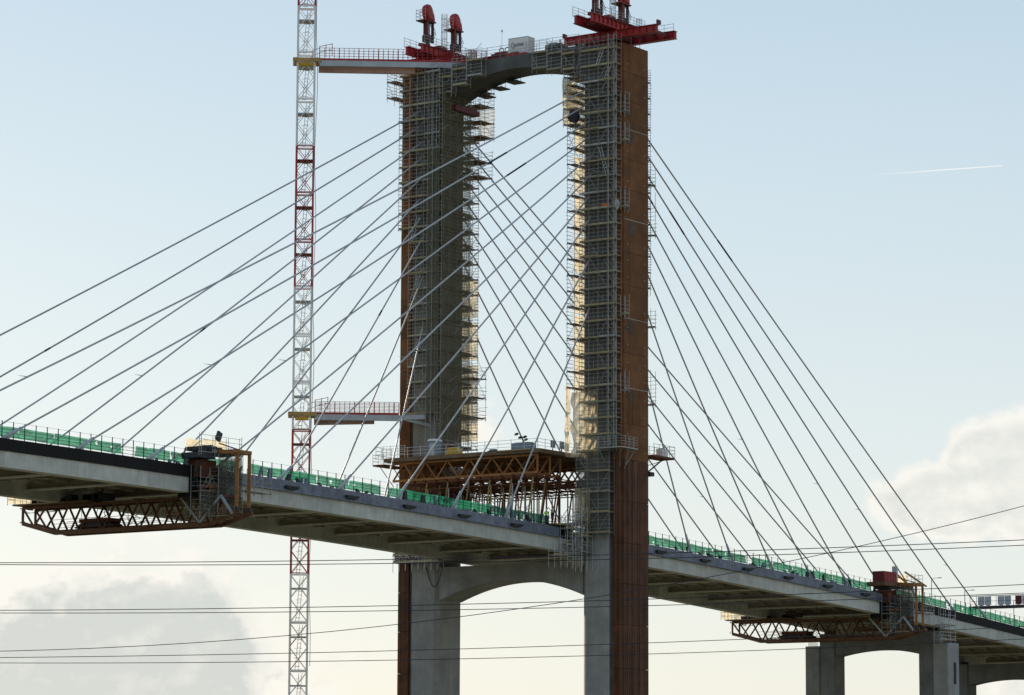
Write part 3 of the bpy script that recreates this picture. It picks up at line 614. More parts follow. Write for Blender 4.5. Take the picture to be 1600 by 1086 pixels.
def gantry(label, YC, ya, yb, zc, hz, xs):
    t = thing('lifting_gantry', label, 'lifting gantry', (2.7, YC, zc), 'lifting gantries on the tower')
    ibeam((.6, ya, zc), (.6, yb, zc), .8, 1.0, 'base_beam', 'red_paint', t, 14); ibeam((4.9, ya, zc), (4.9, yb-.2, zc), .8, 1.0, 'base_beam', 'red_paint', t, 14)
    for i in range(8):
        yy = ya+(yb-ya)*(i+.5)/8; MB().box((1.0, yy-.12, zc-.3), (4.5, yy+.12, zc+.1)).build('tie_beam', 'red_dark', t)
    for yy in (YC-1.5, YC+.9):
        ibeam((xs[0]-3.0, yy, zc+1.1), (xs[1]+2.6, yy, zc+1.1), .7, 1.05, 'cross_beam', 'red_paint', t, 12)
        MB().box((xs[0]-.5, yy-.5, zc+1.63), (xs[1]+.5, yy+.5, zc+1.75)).build('deck_plate', 'red_dark', t)
    MB().box((xs[0]-1.5, YC-1.2, zc+.55), (xs[1]+1.5, YC+.6, zc+1.05)).build('bracing_box', 'red_dark', t)
    for X in xs: hood(t, X, YC-.3, hz)
    for yy in (YC-1.9, YC+1.3):
        rail(MB(), [(xs[0]-3.0, yy, zc+1.62), (xs[1]+2.6, yy, zc+1.62)], 1.15, 3, 1.3).build('walkway_rail', 'galvanised', t, kind='stuff')
    MB().box(((xs[0]+xs[1])/2-.7, YC-.6, zc+1.7), ((xs[0]+xs[1])/2+.5, YC+.5, zc+2.6)).build('winch_box', 'red_paint', t)
    for q in range(7): X_ = xs[0]-2+q*(xs[1]-xs[0]+4)/6; MB().box((X_-.25, YC-1.0+.3*(q % 3), zc+1.65), (X_+.3, YC-.4+.3*(q % 3), zc+2.0+.35*(q % 2))).build('pump_box', ('red_dark', 'dark_steel', 'steel_grey')[q % 3], t)
    cage(t, (xs[0]+xs[1])/2-.3, YC-.9, zc+1.7, hz+4.2); cage(t, xs[1]+2.0, YC-1.4, zc+1.2, zc+3.0)
    return t
gn = gantry('dark red lifting gantry with long overhanging beams on the nearer right-hand leg top', 3.0, -4.5, 9.2, 97.75, 99.7, (-2.0, 4.0))
gf = gantry('dark red lifting gantry with two complete rounded hoods on the farther leg top', 31.0, 26.4, 35.5, 98.0, 100.6, (.9, 7.0))
ibeam((4.9, 21.8, 98), (4.9, 26.5, 98), .8, 1.0, 'base_beam', 'red_paint', gf, 6); cage(gf, 8.6, 29.0, 97.6, 100.8); cage(gf, 6.5, 27.6, 97.6, 100.2)
MB().box((5.8, 27.5, 97.0), (9.8, 28.1, 98.0)).build('side_panel', 'red_paint', gf)
for Y_ in (-4.7, 9.2): MB().box((.2, Y_-.1, 98.2), (1., Y_+.1, 98.75)).build('end_stop', 'red_dark', gn)
rail(MB(), [(4.9, -4.2, 98.3), (4.9, 0, 98.3)], .9, 2, 1.6).build('end_rail', 'galvanised', gn, kind='stuff')
for (X_, Y_) in ((3.2, 1.0), (4.6, .6), (5.2, 1.6)): MB().bar((X_, Y_, 96.4), (X_, Y_, 98), .06).build('stub_post', 'galvanised', gn)

# ------------------------------------------------------------------ tower crane mast with its two ties
tu = Vector((math.cos(R(-52)), math.sin(R(-52)), 0)); tv = Vector((-tu.y, tu.x, 0))   # along tie, and away from the camera
cr = thing('tower_crane', 'red and white lattice mast of a tower crane left of the bridge tower', 'tower crane', (-10.2, 41.9, 0))
O = Vector((-10.2, 41.9, 0)); hw = 1.08; joints = [86.1-6.07*k for k in range(15)][::-1]
joints = [j for j in joints]; joints = [0.2]+[j for j in joints if j > 3]+[92.2, 98.3, 104.4, 110.5, 116.5]
def cp(a, b, z): return O+tu*a*hw+tv*b*hw+Vector((0, 0, z))
for z0, z1 in zip(joints[:-1], joints[1:]):
    zm = (z0+z1)/2; red = 67.8 < zm < 86.1 or 31.4 < zm < 49.7 or zm > 104.3; m = 'mast_red' if red else 'white_paint'
    s = MB()
    for a in (-1, 1):
        for b in (-1, 1): s.bar(cp(a, b, z0), cp(a, b, z1), .20)
    sec = s.build('mast_section', m, cr, label=('red' if red else 'white')+' mast section')
    l = MB(); n = 2; hh = (z1-z0)/n
    for (p, q) in (((-1, -1), (1, -1)), ((1, -1), (1, 1)), ((1, 1), (-1, 1)), ((-1, 1), (-1, -1))):
        for i in range(n):
            za = z0+hh*i+.1; zb_ = z0+hh*(i+1)-.1
            l.bar(cp(*p, za), cp(*q, zb_), .075); l.bar(cp(*q, za), cp(*p, zb_), .075)
        l.bar(cp(*p, z1), cp(*q, z1), .13); l.bar(cp(*p, z0+.15), cp(*q, z0+.15), .08)
    l.build('lacing', m, sec)
    MB().prism([cp(-.92, -.92, z0+4.2), cp(.92, -.92, z0+4.2), cp(.92, .92, z0+4.2), cp(-.92, .92, z0+4.2)], (0, 0, .14)).build('landing_plate', 'red_dark' if red else 'steel_grey', sec)
    ld = MB(); 
    for e in (-.2, .2): ld.bar(O+tu*(e-.2)+tv*.3+Vector((0, 0, z0+.2)), O+tu*(e-.2+.5)+tv*.3+Vector((0, 0, z1-.2)), .05)
    for i in range(12): q = i/12; c_ = O+tu*(-.2+.5*q)+tv*.3+Vector((0, 0, z0+.2+(z1-z0-.4)*q)); ld.bar(c_-tu*.2, c_+tu*.2, .04)
    for i in range(5): q = i/5; c_ = O+tu*(-.2+.5*q)+tv*.15+Vector((0, 0, z0+.6+(z1-z0-.4)*q)); ld.bar(c_-tu*.45, c_+tu*.45, .04); ld.bar(c_-tu*.45, c_-tu*.45+tv*.5, .03); ld.bar(c_+tu*.45, c_+tu*.45+tv*.5, .03)
    ld.build('mast_ladder', 'galvanised', sec, kind='stuff')
pw = MB(); pw.tube([O+tu*1.35+tv*-.3+Vector((0, 0, z))+tu*.12*math.sin(z*.35) for z in range(20, 117, 2)], .035, 5); pw.build('power_cable', 'black_rubber', cr)
def tie(label, z, L, hi):
    t = thing('crane_tie', label, 'crane tie', O+Vector((0, 0, z)), 'ties between the crane mast and the tower')
    fr = MB()
    for b in (-1.28, 1.28): fr.bar(O+tu*-1.7+tv*b+Vector((0, 0, z-.25)), O+tu*1.9+tv*b+Vector((0, 0, z-.25)), .3, .5)
    for a in (-1.35, 1.35): fr.bar(O+tu*a+tv*-1.5+Vector((0, 0, z-.25)), O+tu*a+tv*1.5+Vector((0, 0, z-.25)), .3, .5)
    fr.build('collar', 'amber_paint', t)
    MB().tube([O+tu*-.8-tv*1.1+Vector((0, 0, z-.85)), O+tu*.9-tv*1.1+Vector((0, 0, z-.85))], .22, 10).build('jack', 'yellow_plant', t)
    P = O-tv*.9+tu*1.7; zz_ = Vector((0, 0, z))
    MB().bar(P+zz_-Vector((0, 0, .62)), P+tu*L+zz_-Vector((0, 0, .62)), .5, .72).build('tie_beam', 'steel_grey', t)
    Q = O+tv*1.0+tu*1.6
    MB().bar(Q+zz_-Vector((0, 0, 1.0)), Q+tu*(L-9 if hi else L-3)-tv*(.6)+zz_-Vector((0, 0, 1.15 if hi else .85)), .5, .8).build('strut', 'beam_pink', t)
    for s_, e_ in ((-.25, .0),): MB().bar(P+tv*s_+zz_-Vector((0, 0, .12)), P+tu*L+tv*s_+zz_-Vector((0, 0, .12)), .06, .26).build('toe_board', 'red_paint', t)
    MB().bar(P+tv*.6+zz_-Vector((0, 0, .24)), P+tu*L+tv*.6+zz_-Vector((0, 0, .24)), 1.3, .05).build('walkway_grating', 'red_dark', t)
    for s_ in (-.25, 1.25):
        k = int(L/.62); mb = MB()
        for i in range(k+1): q = P+tu*(L*i/k)+tv*s_+zz_; mb.bar(q, q+Vector((0, 0, 1.35)), .05 if i % 4 else .09, caps=False)
        for hh in (.3, .65, 1., 1.35): mb.bar(P+tv*s_+zz_+Vector((0, 0, hh)), P+tu*L+tv*s_+zz_+Vector((0, 0, hh)), .05, caps=False)
        mb.build('mesh_railing', 'red_paint', t, kind='stuff')
    mb = MB()
    rail(mb, [P-tu*.0+tv*-.4+zz_+Vector((0, 0, .0)), P+tu*1.6-tv*.4+zz_+Vector((0, 0, .35))], 1.5, 2, .8, .07); rail(mb, [P-tu*.9+tv*-.1+zz_-Vector((0, 0, .3)), P+zz_+tv*-.4], 1.3, 2, .8, .06)
    mb.build('end_railing', 'red_paint', t, kind='stuff')
    for i in range(6): q = P+tu*(L*(i+.5)/6)-tv*.26+zz_; MB().bar(q-Vector((0, 0, .95)), q-Vector((0, 0, .28)), .05, .07).build('stiffener', 'steel_grey', t)
    return t
tie('upper crane tie with a red mesh-railed walkway reaching the farther leg top', 97.55, 21.4, True)
tl = tie('lower grey crane tie with a red mesh-railed walkway reaching mid-height of the farther leg', 51.9, 10.6, False)
P = O-tv*.9+tu*12.0
MB().bar(P+Vector((0, 0, 51.3)), P+tu*3.6+tv*.2+Vector((0, 0, 51.5)), .45, .6).build('tie_head', 'steel_grey', tl); MB().bar(P+tu*.9+Vector((0, 0, 51.2)), P+tu*4.4+tv*1.2+Vector((0, 0, 50.5)), .3, .4).build('tie_head', 'steel_grey', tl)

# ------------------------------------------------------------------ falsework platform between the legs
fp = thing('falsework_platform', 'rust-orange truss platform on props between the tower legs above the deck', 'platform', (2, 20, 46))
TX = [-5.6, -2.9, -.2, 6.6, 9.6, 12.6]
ya, yb, zt, zl = 8.9, 30.8, 45.15, 43.0
for X in TX:
    y_end = yb if X in (-5.6, -2.9) or X > 5.5 else YI-1.3
    y_st = 8.9 if not (-1 < X < 6) else 9.2
    tr = MB().bar((X, y_st, zt), (X, y_end, zt), .22, .28).build('top_chord', 'orange_paint', fp)
    MB().bar((X, y_st, zl), (X, y_end, zl), .22, .28).build('bottom_chord', 'orange_paint', fp)
    n = int((y_end-y_st)/1.6); st = (y_end-y_st)/n
    for i in range(n):
        a, b = (zl, zt) if i % 2 else (zt, zl)
        MB().bar((X, y_st+st*i, a), (X, y_st+st*(i+1), b), .17, .17).build('diagonal', 'orange_paint', fp)
    MB().bar((X, y_st, zl), (X, y_st, zt), .2, .2).build('end_post', 'orange_paint', fp)
# plank deck in strips
for i in range(8):
    X0 = -6.2+2.6*i; X1 = X0+2.55
    MB().box((X0, 8.4, 45.32), (X1, 26.4 if -1 < X0 < 6 else 31.5, 45.55)).build('deck_panel', 'timber_dark', fp)
    MB().box((X0, 8.5, 45.56), (X1, 26.3 if -1 < X0 < 6 else 31.4, 45.66+.03*(i % 2))).build('plywood_panel', 'timber_dark', fp)
MB().box((-6.35, 8.3, 45.35), (-6.22, 31.7, 45.85)).build('edge_beam', 'timber_dark', fp); MB().box((-6.2, 8.18, 45.35), (14.5, 8.3, 45.85)).build('edge_beam', 'timber_dark', fp)
MB().box((-6.6, 9.3, 45.7), (-6.36, 14, 45.85)).build('edge_board', 'timber', fp)
MB().box((-6.0, 31.9, 45.0), (-1.5, 33.7, 45.2)).build('wing_platform', 'truss_rust', fp); MB().bar((-5, 33.3, 45), (-4.5, 31.5, 42.4), .08).build('wing_brace', 'truss_rust', fp); MB().bar((-2, 33.3, 45), (-2, 31.5, 42.4), .08).build('wing_brace', 'truss_rust', fp)
r = MB(); rail(r, [(-6.3, 8.4, 45.8), (-6.3, 32, 45.8)], 1.25, 3, 1.9, .05); rail(r, [(-6.3, 8.4, 45.8), (11.5, 8.4, 45.8)], 1.25, 3, 1.6, .05); rail(r, [(11.5, 8.4, 45.8), (11.5, 31, 45.8)], 1.2, 3, 1.9); rail(r, [(-6, 32, 45.2), (-6, 33.7, 45.2), (-1.5, 33.7, 45.2)], 1.25, 3, 1.2)
rail(r, [(-6.3, 28.5, 45.85), (-6.3, 33, 45.85), (-3, 33, 45.85)], 1.5, 3, 1.2)
r.build('guard_rail', 'galvanised_bright', fp, kind='stuff')
# lateral bracing below the trusses, two levels
lb = MB()
for zl_ in (42.55, 41.75):
    for i in range(13):
        yy = 9+i*1.66; lb.bar((-5.6, yy, zl_), (11.2, yy+.5*(i % 2), zl_), .09, .10, caps=False)
    for X in TX: lb.bar((X, 9, zl_), (X, 28, zl_), .10, .12, caps=False)
for i in range(12):
    yy = 9.3+i*1.66
    for X, X2 in zip(TX[:-1], TX[1:]):
        lb.bar((X, yy, 42.55), (X2, yy+1.5, 41.75), .08, caps=False)
        lb.box((X-.2, yy-.2, 42.45), (X+.2, yy+.2, 42.9))
lb.build('lattice_bracing', 'truss_rust', fp, kind='stuff')
for X in TX:
    k = 0
    for i in range(7):
        yy = 9.4+i*3.2; 
        if -1 < X < 6 and yy > 26: continue
        m = ('truss_rust', 'prop_ochre', 'mast_red')[(i+int(X*3)) % 3] if X > -1 else ('prop_ochre', 'truss_rust', 'galvanised')[(i+int(X)) % 3]
        MB().bar((X, yy, zb(0)+1.7), (X, yy, 41.75), .14).build('prop', m, fp)
        if i % 2 == 0 or X < -1: MB().bar((X, yy+1.3, zb(0)+1.7), (X, yy+.1, 42.5), .16).build('raking_prop', 'prop_ochre' if X < -1 else 'truss_rust', fp)
pb = MB()
for X in (-5.6, 7.0):
    for i in range(6):
        yy = 9.4+i*3.2; pb.bar((X, yy, 36.2), (X, yy+3.2, 40), .06, caps=False); pb.bar((X, yy+3.2, 36.2), (X, yy, 40), .06, caps=False)
    pb.bar((X, 9.4, 38.2), (X, 28, 38.2), .06, caps=False)
pb.build('prop_bracing', 'galvanised', fp, kind='stuff')
# hoarding round the far leg foot
for i in range(6): MB().box((-.36-.03*(i % 2), 27.6+1.02*i, 36.5), (-.22, 28.58+1.02*i, 45.1)).build('rust_cladding', 'corten' if i % 3 else 'truss_paint_shaded', fp)
MB().box((-.35, 26.0, 36.5), (4.5, 26.12, 42.3)).build('rust_cladding', 'truss_rust', fp)

# items on the platform
t = thing('portable_toilet', 'blue-grey portable cabin with a pale domed roof on the truss platform', 'portable toilet', (-4, 25.6, 45.7))
MB().box((-4.6, 24.95, 45.72), (-3.4, 26.15, 47.9)).build('cabin', 'cabin_blue', t); MB().prism([(-4.7, 24.85, 47.9), (-4.7, 26.25, 47.9), (-4.7, 26.0, 48.15), (-4.7, 25.1, 48.15)], (1.4, 0, 0)).build('roof', 'cabin_white', t); MB().box((-4.63, 25.15, 45.8), (-4.6, 25.9, 47.6)).build('door', 'steel_grey', t)
t = thing('compressor', 'round-backed yellow compressor on the truss platform by the farther leg', 'compressor', (-3.5, 22.9, 45.7))
MB().prism([(-4, 22.1, 46.0), (-4, 23.8, 46.0), (-4, 23.8, 46.6), (-4, 23.4, 47.0), (-4, 22.5, 47.0), (-4, 22.1, 46.6)], (1.2, 0, 0)).build('casing', 'yellow_plant', t); MB().box((-4.0, 22.0, 45.7), (-2.8, 23.9, 46.0)).build('chassis', 'dark_steel', t)
t = thing('lighting_generator', 'blue-grey generator box carrying dark floodlights at the platform corner', 'generator', (-4, 12, 45.7))
MB().box((-4.7, 10.6, 45.75), (-3.4, 13.4, 46.85)).build('casing', 'cabin_blue', t); MB().box((-4.5, 10.9, 46.85), (-3.6, 13.1, 46.95)).build('lid', 'cabin_blue', t); MB().tube([(-4, 12.2, 46.95), (-4, 12.2, 47.7)], .05, 6).build('pole', 'dark_steel', t)
for dy, dz in ((-.35, .1), (.35, .05), (.9, .5), (-.5, -.25)): MB().bar((-4.1, 12.2+dy-.2, 47.6+dz), (-3.95, 12.2+dy+.22, 47.5+dz), .3, .2).build('floodlight', 'dark_steel', t)
for yy, x_, lab in ((9.0, -2.2, 'left'), (8.75, -.6, 'right')):
    t = thing('control_board', 'grey control board on the platform guard rail, the %s one of two' % lab, 'control board', (x_, yy, 46), 'control boards on the platform rail')
    MB().box((x_-.1, yy-.1, 45.7), (x_, yy, 46.4)).build('stand', 'dark_steel', t); MB().box((x_-.45, yy-.12, 46.3), (x_+.45, yy, 47.2)).build('panel', 'cabin_blue', t)
t = thing('material_crate', 'low dark crate on the platform between toilet and generator', 'crate', (-4, 16.6, 45.7)); MB().box((-4.4, 16.0, 45.7), (-3.6, 17.2, 46.2)).build('box', 'dark_steel', t); MB().box((-4.3, 16.2, 46.2), (-3.7, 17.0, 46.4)).build('load', 'cabin_blue', t)

# baskets at platform level on the near leg
t = thing('corner_basket', 'grey railed basket platform on the front corner of the nearer leg', 'platform', (-1, -1, 45.8), 'side platforms on the nearer leg')
MB().box((-2.9, -1.5, 45.72), (.8, -.3, 45.85)).build('floor', 'galvanised', t); MB().box((-2.9, -.3, 45.72), (-1.5, 2.6, 45.85)).build('floor', 'galvanised', t)
r = MB(); rail(r, [(-2.9, 2.6, 45.9), (-2.9, -1.5, 45.9), (.8, -1.5, 45.9), (.8, -.2, 45.9)], 1.25, 4, .85, .05); r.build('railing', 'galvanised', t, kind='stuff')
for p, q in (((-2.7, -1.2, 45.7), (-1.2, -.2, 43.6)), ((.6, -1.2, 45.7), (.3, -.1, 43.9)), ((-1.0, -1.3, 45.7), (0, -.1, 43.4)), ((-2.6, 2.0, 45.7), (-.3, 2.0, 43.4))): MB().bar(p, q, .09).build('bracket', 'galvanised', t)
t = thing('outrigger_platform', 'rusty railed platform with a pale lamp box jutting right of the nearer leg', 'platform', (8, 0, 45.6), 'side platforms on the nearer leg')
MB().box((D+.05, -.8, 45.35), (10.4, 1.4, 45.6)).build('floor', 'truss_rust', t); r = MB(); rail(r, [(D+.1, -.8, 45.65), (10.4, -.8, 45.65), (10.4, 1.4, 45.65), (D+.1, 1.4, 45.65)], 1.3, 3, 1.2, .05); r.build('railing', 'galvanised', t, kind='stuff')
MB().box((8.0, -.5, 45.6), (9.3, .4, 46.6)).build('lamp_box', 'cabin_white', t); MB().bar((9, 0, 45.4), (D+.1, .2, 43.4), .14).build('bracket', 'dark_steel', t); MB().bar((10.2, .5, 45.4), (D+.1, .5, 44.2), .07).build('bracket', 'galvanised', t); MB().box((D+.05, -.3, 43.0), (D+1.0, .6, 43.5)).build('bracket_shoe', 'dark_steel', t)

# scaffolds at deck level by the legs
t = thing('deck_scaffold', 'dense scaffold tower wedged between deck edge and the nearer leg', 'scaffold', (-3, 6, 31), 'scaffolds at deck level'); S = Scaf(t)
S.wall((-3.9, 6.8), (1, 0), (0, -1), 4.4, 32, 36.6, 34.2, depth=1.0, gap=.15, bay=1.1, lift=2.0, rails=(.5, 1., 1.5), brace=.7)
S.wall((-6.7, 6.6), (1, 0), (0, -1), 6.8, 31.9, 33.0, 32.8, depth=.9, gap=.1, bay=1.3, lift=1.0, rails=(.35, .7, 1.05), brace=.8)
S.wall((-2.6, 5.4), (1, 0), (0, -1), 2.4, 31.6, 37.5, 33.4, depth=.9, gap=.1, bay=1.1, lift=1.9, rails=(.4, .8, 1.2), brace=.8)
S.wall((-1.4, 5.0), (0, 1), (-1, 0), 2.6, 32, 36.8, 33.2, depth=.8, gap=.1, bay=.9, lift=1.2, rails=(.4, .8), brace=.9)
S.ladder((-2.6, 5.2, 32.8), (-2.9, 5.2, 35)); S.ladder((-2.2, 5.2, 34.8), (-1.9, 5.2, 37.2)); S.done('galvanised_bright')
MB().box((-5.5, 6.3, 36.55), (-1.2, 8.8, 36.7)).build('landing', 'timber', t)
MB().box((-3.0, 6.75, 35.0), (-.9, 8.4, 36.4)).build('dark_cover', 'black_wrap', t)
t = thing('deck_scaffold', 'small rusty scaffold under the deck beside the farther leg', 'scaffold', (-1, 29.5, 33), 'scaffolds at deck level'); S = Scaf(t)
S.wall((-.4, 26.6), (0, 1), (-1, 0), 7.0, 32.6, 34.4, 33.2, depth=1.2, gap=.1, bay=1.0, lift=.9, rails=(.3, .6), brace=.8, tw=.05)
S.done('galvanised_bright'); MB().box((-1.4, 31.2, 33.1), (-.5, 33.6, 34.4)).build('board_stack', 'timber_dark', t)
t = thing('hose_line', 'dark hose drooping from the farther leg scaffold', 'hose', (-.2, 28, 32)); 
MB().tube([(-.1-.02*i, 29.6-.28*i, 32.6-2.6*math.sin(math.pi*i/10)) for i in range(11)], .05, 5).build('hose', 'black_rubber', t)

# ------------------------------------------------------------------ form travellers under the deck
def traveller(label, X0, cabin):
    z = zb(X0); zt, zl = z-.25, z-3.15; xa_ = X0-4.0
    t = thing('form_traveller', label, 'form traveller', (X0, 17, z-3), 'underslung form travellers')
    prof = lambda y: zl if 6 < y < 27.6 else (zl+(6-y)*.27 if y <= 6 else zl+(y-27.6)*.26)
    for X in (X0-1.0, X0+1.0):
        ys = [1.8, 6.0, 27.6, 32.4]
        MB().bar((X, 4.0, zt), (X, 32.4, zt), .3, .3).build('top_chord', 'truss_paint_shaded', t)
        for a, b in zip(ys[:-1], ys[1:]): MB().bar((X, a, prof(a)), (X, b, prof(b)), .3, .42).build('bottom_chord', 'truss_paint_shaded', t)
        n = 18; st = (32.4-2.4)/n
        for i in range(n):
            y0, y1 = 2.4+st*i, 2.4+st*(i+1)
            a, b = ((y0, prof(y0)), (y1, zt)) if i % 2 else ((y0, zt), (y1, prof(y1)))
            if i == 0: a = (3.9, zt)
            MB().bar((X, *a), (X, *b), .17).build('diagonal', 'truss_paint_shaded' if X < X0 else 'truss_rust', t)
        MB().bar((X, 32.4, prof(32.4)), (X, 32.4, zt), .22).build('end_post', 'truss_paint_shaded', t)
        MB().bar((X-.0, 2.3, z-1.5), (X-.0, 2.3, z+4.45), .30, .30).build('hanger_post', 'orange_paint', t)
        MB().bar((X, 2.3, z-1.5), (X, 2.2, prof(1.8)+.1), .34).build('post_shoe', 'dark_steel', t)
    MB().bar((X0-1.6, 2.3, z+4.3), (X0+1.2, 2.3, z+4.3), .3, .36).build('head_beam', 'orange_paint', t); MB().bar((X0+1.2, 6.6, z+5.6), (X0+.9, 2.4, z+4.3), .12).build('stay_rod', 'dark_steel', t)
    for X in (X0-1, X0+1): MB().bar((X, 2.3, z+4.25), (X, 7.4, z+4.6), .26, .4).build('head_beam', 'orange_paint', t)
    for p_, q_ in (((X0-1.3, 4.2, zt), (X0-1.3, 7.0, zl+.2)), ((X0-1.3, 9.6, zt), (X0-1.3, 7.0, zl+.2)), ((X0-1.3, 4.2, zt), (X0-1.3, 2.6, prof(2.6)))): MB().bar(p_, q_, .22).build('knee_brace', 'steel_grey', t)
    MB().box((X0-1.5, 3.2, prof(4.0)+.25), (X0-1.15, 6.2, prof(6)+.75)).build('cable_tray', 'steel_grey', t)
    # walkway inside the truss and cross ties
    lac = MB()
    for i in range(19):
        yy = 4+i*1.6; lac.bar((X0-1, yy, prof(yy)), (X0+1, yy+1.2, prof(yy+1.2)), .1, caps=False); lac.bar((X0-1, yy, zt), (X0+1, yy, zt), .12, caps=False)
    for hh in (.5, .95, 1.4): lac.bar((X0-1.25, 4, zl+hh), (X0-1.25, 28, zl+hh), .045, caps=False); lac.bar((X0+1.25, 4, zl+hh), (X0+1.25, 28, zl+hh), .045, caps=False)
    lac.build('lacing', 'truss_rust', t, kind='stuff')
    MB().box((X0-1.0, 20, zl+.95), (X0+1.0, 24.2, zl+1.35)).build('hydraulic_unit', 'truss_rust', t); MB().prism([(X0-.9, 19.2, zl+.4), (X0-.9, 25, zl+.4), (X0-.9, 24, zl+.95), (X0-.9, 20.2, zl+.95)], (1.8, 0, 0)).build('unit_saddle', 'dark_steel', t)
    jk = MB()
    for i in range(46): yy = 3+random.random()*29; h0 = random.random(); jk.bar((X0-1.2, yy, zl+.3+h0*1.6 if 6 < yy < 27 else zt-.6), (X0-1.2+random.random()*2.2, yy+random.uniform(-1.4, 1.4), zl+.4+random.random()*2.2 if 6 < yy < 27 else zt-.2), .05, caps=False)
    for i in range(14): yy = 20+random.random()*11; jk.box((X0-2, yy, zt+.38), (X0-1.4+random.random()*2, yy+.5+random.random(), zt+.5+random.random()*.7))
    for i in range(26): xx = xa_ + random.random()*6; jk.bar((xx, 4.6+random.random()*1.6, z-.6+random.random()*3.5), (xx+random.uniform(-.8, .8), 4.6+random.random()*1.6, z-.2+random.random()*3.8), .07, caps=False)
    jk.build('site_clutter', 'dark_steel', t, kind='stuff')
    for i in range(7): MB().box((X0-.9, 6+3.2*i, zl-.05+.3), (X0+.9, 8.8+3.2*i, zl+.33)).build('grating', 'truss_rust', t)
    # far-end platform with sunlit sheets
    MB().box((X0-2.2, 22.0, zt+.2), (X0+1.8, 32.9, zt+.36)).build('end_platform', 'timber_dark', t)
    r = MB(); rail(r, [(X0-2.2, 33.6, zt+.4), (X0-2.2, 28, zt+.4)], 1.6, 3, 1.1); rail(r, [(X0-2.2, 33.6, zt+.4), (X0+1.8, 33.6, zt+.4)], 1.6, 3, 1.1); r.build('end_railing', 'galvanised', t, kind='stuff')
    drape(t, 'end_sheet', 'sheet_cream', (X0+1.7, 33.5, zt+2.0), (0, -7.5), 1.55, 14, 5, out=(1, 0), amp=.12)
    drape(t, 'end_sheet', 'sheet_cream', (X0-2.1, 33.55, zt+1.8), (3.8, 0), 1.3, 8, 5, out=(0, 1), amp=.1)
    # near-side working cabin on the deck edge
    xa, xb = X0-1.2, X0+2.6
    S = Scaf(t)
    S.wall((xa, 6.4), (1, 0), (0, -1), 4.0, z-1.6, z+3.9, z-.2, depth=1.6, gap=.15, bay=1.3, lift=2.1, rails=(.45, .9, 1.35), board='timber_dark', brace=.6, up=.2)
    S.wall((xa-2.4, 6.5), (1, 0), (0, -1), 3.0, z-2, z+2.0, z-1.7, depth=1.3, gap=.15, bay=1.4, lift=1.9, rails=(.45, .9, 1.35), board='timber_dark', brace=.6, up=.6)
    S.wall((X0+1.0, 3.9), (1, 0), (0, -1), 4.0, z+.35, z+1.2, z+.4, depth=1.2, gap=.1, bay=1.4, lift=2, rails=(.5, 1.0), board='galvanised', brace=.2)
    S.done()
    drape(t, 'net_wrap', 'net_grey', (xa, 4.55, z+4.0), (3.7, 0), 5.0, 10, 10, out=(0, 1), amp=.06)
    drape(t, 'net_wrap', 'net_grey', (xb, 4.6, z+4.0), (0, 3.0), 5.0, 8, 10, out=(1, 0), amp=.06)
    drape(t, 'net_wrap', 'net_grey', (xa-2.6, 5.0, z+.1), (3.2, 0), 2.2, 8, 8, out=(0, 1), amp=.08)
    MB().box((xa, 4.75, z+4.25), (xb, 7.6, z+4.4)).build('cabin_floor', 'dark_steel', t); MB().box((xa-2.6, 5.0, z+3.6), (xa-.1, 7.6, z+4.2)).build('cabin_floor', 'dark_steel', t)
    MB().box((xa-1.6, 5.8, z+1.7), (xa+1.0, 8.2, z+3.55)).build('form_panel', 'truss_rust', t); MB().box((xa-1.2, 4.9, z+.5), (xa+1.6, 6.3, z+.95)).build('form_panel', 'truss_paint_shaded', t)
    MB().box((xa+.2, 6.7, z-.3), (xb, 8.3, z+2.9)).build('form_panel', 'concrete_dark', t); MB().box((xa-2.2, 6.75, z-.4), (xa+.2, 8.3, z+2.9)).build('form_panel', 'black_mesh', t)
    if cabin == 'sheet':
        S2 = Scaf(t); S2.wall((xa-2.6, 5.2), (1, 0), (0, -1), 6.6, z+4.3, z+5.2, z+4.3, depth=.3, gap=.05, bay=2.2, rails=(.6, 1.2, 1.7), boards=False, brace=0, up=.7); S2.done()
        drape(t, 'windbreak_sheet', 'sheet_cream', (xa-2.6, 6.9, z+5.7), (2.7, 0), 1.3, 8, 6, out=(0, 1), amp=.06); drape(t, 'windbreak_sheet', 'sheet_cream', (xa+.2, 6.8, z+5.9), (3.6, 0), 1.5, 10, 6, out=(0, 1), amp=.12, ph=2)
        mb = MB()
        for i in range(34): a_ = random.random()*6.4; mb.box((xa-2.6+a_, 5.3+random.random()*1.8, z+4.4), (xa-2.6+a_+.25+random.random()*.4, 7.2, z+4.6+random.random()*.75*(1-abs(a_-3)/6)))
        mb.build('stacked_gear', 'dark_steel', t, kind='stuff'); MB().bar((xa+.9, 5.6, z+5.7), (xa+1.3, 5.6, z+6.6), .7, .25, up=(0, 1, 0)).build('floodlight', 'dark_steel', t)
    else:
        MB().box((xa-4.6, 4.7, z+3.95), (xb+.2, 7.6, z+4.5)).build('cabin_floor', 'truss_paint_shaded', t)
        MB().box((xa-4.2, 5.0, z+4.5), (xa-.4, 6.8, z+6.0)).build('container', 'red_dark', t, label='dark red steel locker on top')
        for i in range(8): MB().box((xa-4.1+i*.47, 4.95, z+4.6), (xa-3.88+i*.47, 5.0, z+5.9)).build('locker_rib', 'mast_red', t)
        MB().box((xa-.3, 5.2, z+4.5), (xa+.3, 5.8, z+6.9)).build('chimney_box', 'steel_grey', t)
        MB().bar((xa+1.9, 4.9, z+6.2), (X0+5.4, 4.0, z+4.4), .2).build('raker', 'amber_paint', t); MB().bar((xa+1.9, 6.5, z+6.2), (X0+5.4, 6.5, z+4.4), .2).build('raker', 'amber_paint', t)
